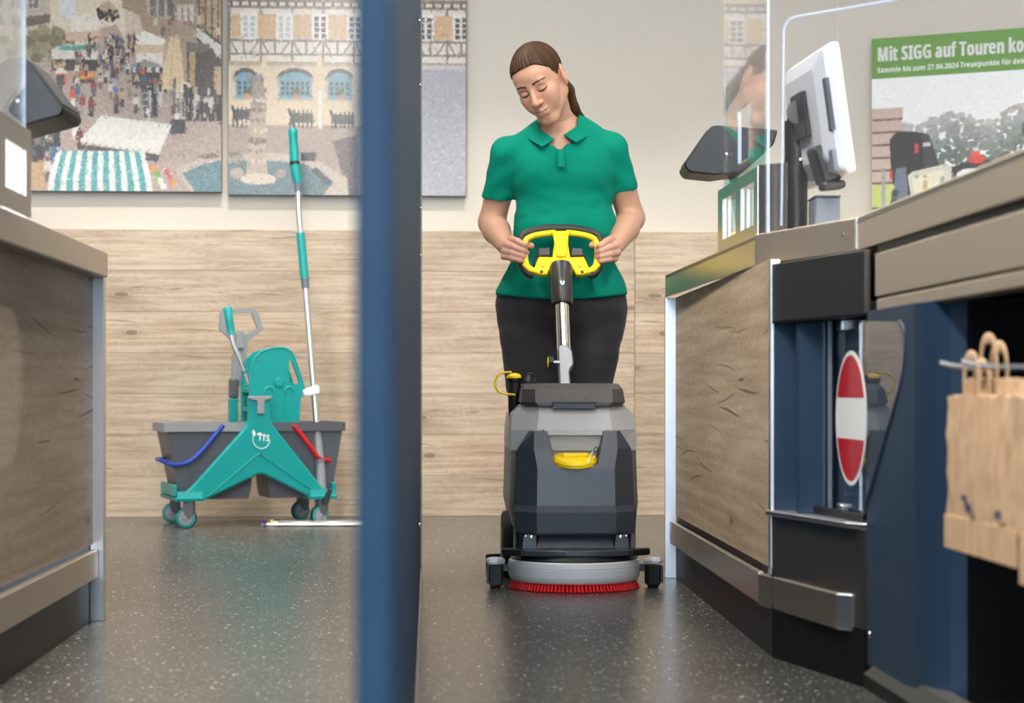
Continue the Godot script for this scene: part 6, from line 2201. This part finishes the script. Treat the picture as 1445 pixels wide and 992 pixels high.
func gate() -> void:
	var t := thing("gate_wing", "clear acrylic gate wing with round red and white no-entry sign", "gate")
	# post in the niche
	part("post", raised(round_poly([Vector2(0.590, 4.13), Vector2(0.650, 4.10), Vector2(0.665, 4.15), Vector2(0.605, 4.18)], 0.01), 0.314, 0.711, 0.002), M.navy_sheet, t)
	part("post_rail", raised([Vector2(0.652, 4.098), Vector2(0.660, 4.094), Vector2(0.666, 4.11), Vector2(0.658, 4.114)], 0.314, 0.711, 0.0), M.aluminium, t)
	var o := Vector3(0.6665, 0, -4.03)
	var dir := Vector3(0.055, 0, 1).normalized()
	var xf := Transform3D(Basis(dir, Vector3.UP, dir.cross(Vector3.UP)), o)
	# outline: u runs towards the lens
	var pts := [Vector2(0, 0.335), Vector2(0.20, 0.335), Vector2(0.24, 0.36)]
	for q in [Vector2(0.36, 0.46), Vector2(0.475, 0.56), Vector2(0.515, 0.605), Vector2(0.527, 0.645), Vector2(0.520, 0.675), Vector2(0.49, 0.692)]:
		pts.append(q)
	pts.append(Vector2(0, 0.712))
	part("pane", extrude(pts, -0.004, 0.004, 0.001, xf), M.acrylic, t)
	var ed := []
	for q in pts.slice(1, 9):
		ed.append(xf * Vector3(q.x, q.y, 0))
	part("pane_edge", tube(smooth_path(ed, 3), 0.0045, 8), M.slate_dark_blue, t)
	# sign stuck on the aisle side of the pane
	var c := Vector2(0.115, 0.514)
	var sg := part("sign", extrude(ellipse(c, 0.133, 0.133, 56), 0.0042, 0.0052, 0.0, xf), M.sign_white, t)
	var bar := []
	var top := []
	var bot := []
	for k in 57:
		var a := TAU * k / 56
		var v := Vector2(cos(a), sin(a)) * 0.124
		if v.y > 0.030:
			top.append(c + v)
		elif v.y < -0.030:
			bot.append(c + v)
	for half in [top, bot]:
		var uniq := []
		for v in half:
			if uniq.is_empty() or v.distance_to(uniq[-1]) > 0.001:
				uniq.append(v)
		var red := part("sign_field", extrude(uniq, 0.0044, 0.0057, 0.0, xf), M.sign_red, sg)
		red.set_meta("label", "red field of the round sign")
	part("arm", bevel_box(Vector3(0.016, 0.014, 0.30), 0.003), M.black_metal, t, Vector3(0.655, 0.322, -4.00), Vector3(0, 0.2, 0))
	for q in [0.33, 0.70]:
		part("clamp", bevel_box(Vector3(0.016, 0.02, 0.04), 0.002), M.aluminium, t, xf * Vector3(0.02, q, 0), Vector3(0, 0.055, 0))

# ------------------------------------------------------------------ paper bags on the hooks
func bags() -> void:
	var specs := [
		["kraft paper carrier bag hanging nearest the hook tip in the dark niche", 0.688, 3.14, 0.40, 0.320, 0.560, 0.0],
		["kraft paper carrier bag tucked behind the front bag on the hook", 0.716, 3.155, 0.42, 0.345, 0.587, 0.02],
		["kraft paper carrier bag closest to the right photo edge, hanging lower", 0.700, 2.725, 0.42, 0.302, 0.556, -0.01]]
	var rng := RandomNumberGenerator.new()
	rng.seed = 2
	for s in specs:
		var x: float = s[1]
		var d0: float = s[2]
		var w: float = s[3]
		var t := thing("paper_bag", s[0], "bag", Vector3(x, s[4], -d0), 0.045, "kraft paper carrier bags in the counter niche")
		var h: float = s[5] - s[4]
		# creased sheet body: rows of a flat, slightly bulging box, grid faces
		var nx := 22
		var ny := 12
		var st := new_st()
		st.set_smooth_group(5)
		var thick := 0.024
		var grid := []
		for j in ny + 1:
			var row := []
			for i in nx + 1:
				var u := float(i) / nx
				var v := float(j) / ny
				var bulge := sin(PI * u) * sin(PI * v) * 0.008
				row.append(Vector3(-bulge + rng.randf_range(-0.003, 0.003), v * h + (rng.randf_range(-0.003, 0.003) if j == ny else 0.0) , u * w))
			grid.append(row)
		for j in ny:
			for i in nx:
				var a: Vector3 = grid[j][i]
				var b: Vector3 = grid[j][i + 1]
				var c: Vector3 = grid[j + 1][i + 1]
				var e: Vector3 = grid[j + 1][i]
				quad(st, a, b, c, e)
				var o := Vector3(thick, 0, 0)
				quad(st, e + o, c + o, b + o, a + o)
		st.set_smooth_group(-1)
		for i in nx:
			for j in [0, ny]:
				var a: Vector3 = grid[j][i]
				var b: Vector3 = grid[j][i + 1]
				var o := Vector3(thick, 0, 0)
				quad(st, a, a + o, b + o, b)
		for j in ny:
			for i in [0, nx]:
				var a: Vector3 = grid[j][i]
				var b: Vector3 = grid[j + 1][i]
				var o := Vector3(thick, 0, 0)
				quad(st, a, b, b + o, a + o)
		part("bag_body", done(st), M.kraft_paper, t)
		# base fold, flat twisted handles
		part("base_fold", bevel_box(Vector3(0.003, h * 0.22, w * 0.94), 0.0005), M.kraft_paper, t, Vector3(-0.006, h * 0.12, w / 2))
		for q in [0.004, thick - 0.004]:
			var hp := []
			for p in [[0.22, -0.02], [0.22, 0.025], [0.25, 0.046], [0.31, 0.052], [0.38, 0.046], [0.41, 0.025], [0.42, -0.02]]:
				hp.append(Vector3(q, h + p[1] + 0.01 * sin(q * 300.0), p[0] * w))
			var hs := new_st()
			tube_into(hs, smooth_path(hp, 3), 0.009, 6, false, 0.16, Vector3(1, 0, 0))
			part("handle", done(hs), M.kraft_paper, t)
		for q in [[0.36, 0.36], [0.42, 0.30], [0.80, 0.30]]:
			part("print_mark", bevel_box(Vector3(0.0006, 0.012 if q[1] < 0.33 else 0.008, 0.03), 0.0), M.print_blue, t, Vector3(-0.0125, h * q[1], w * q[0]))
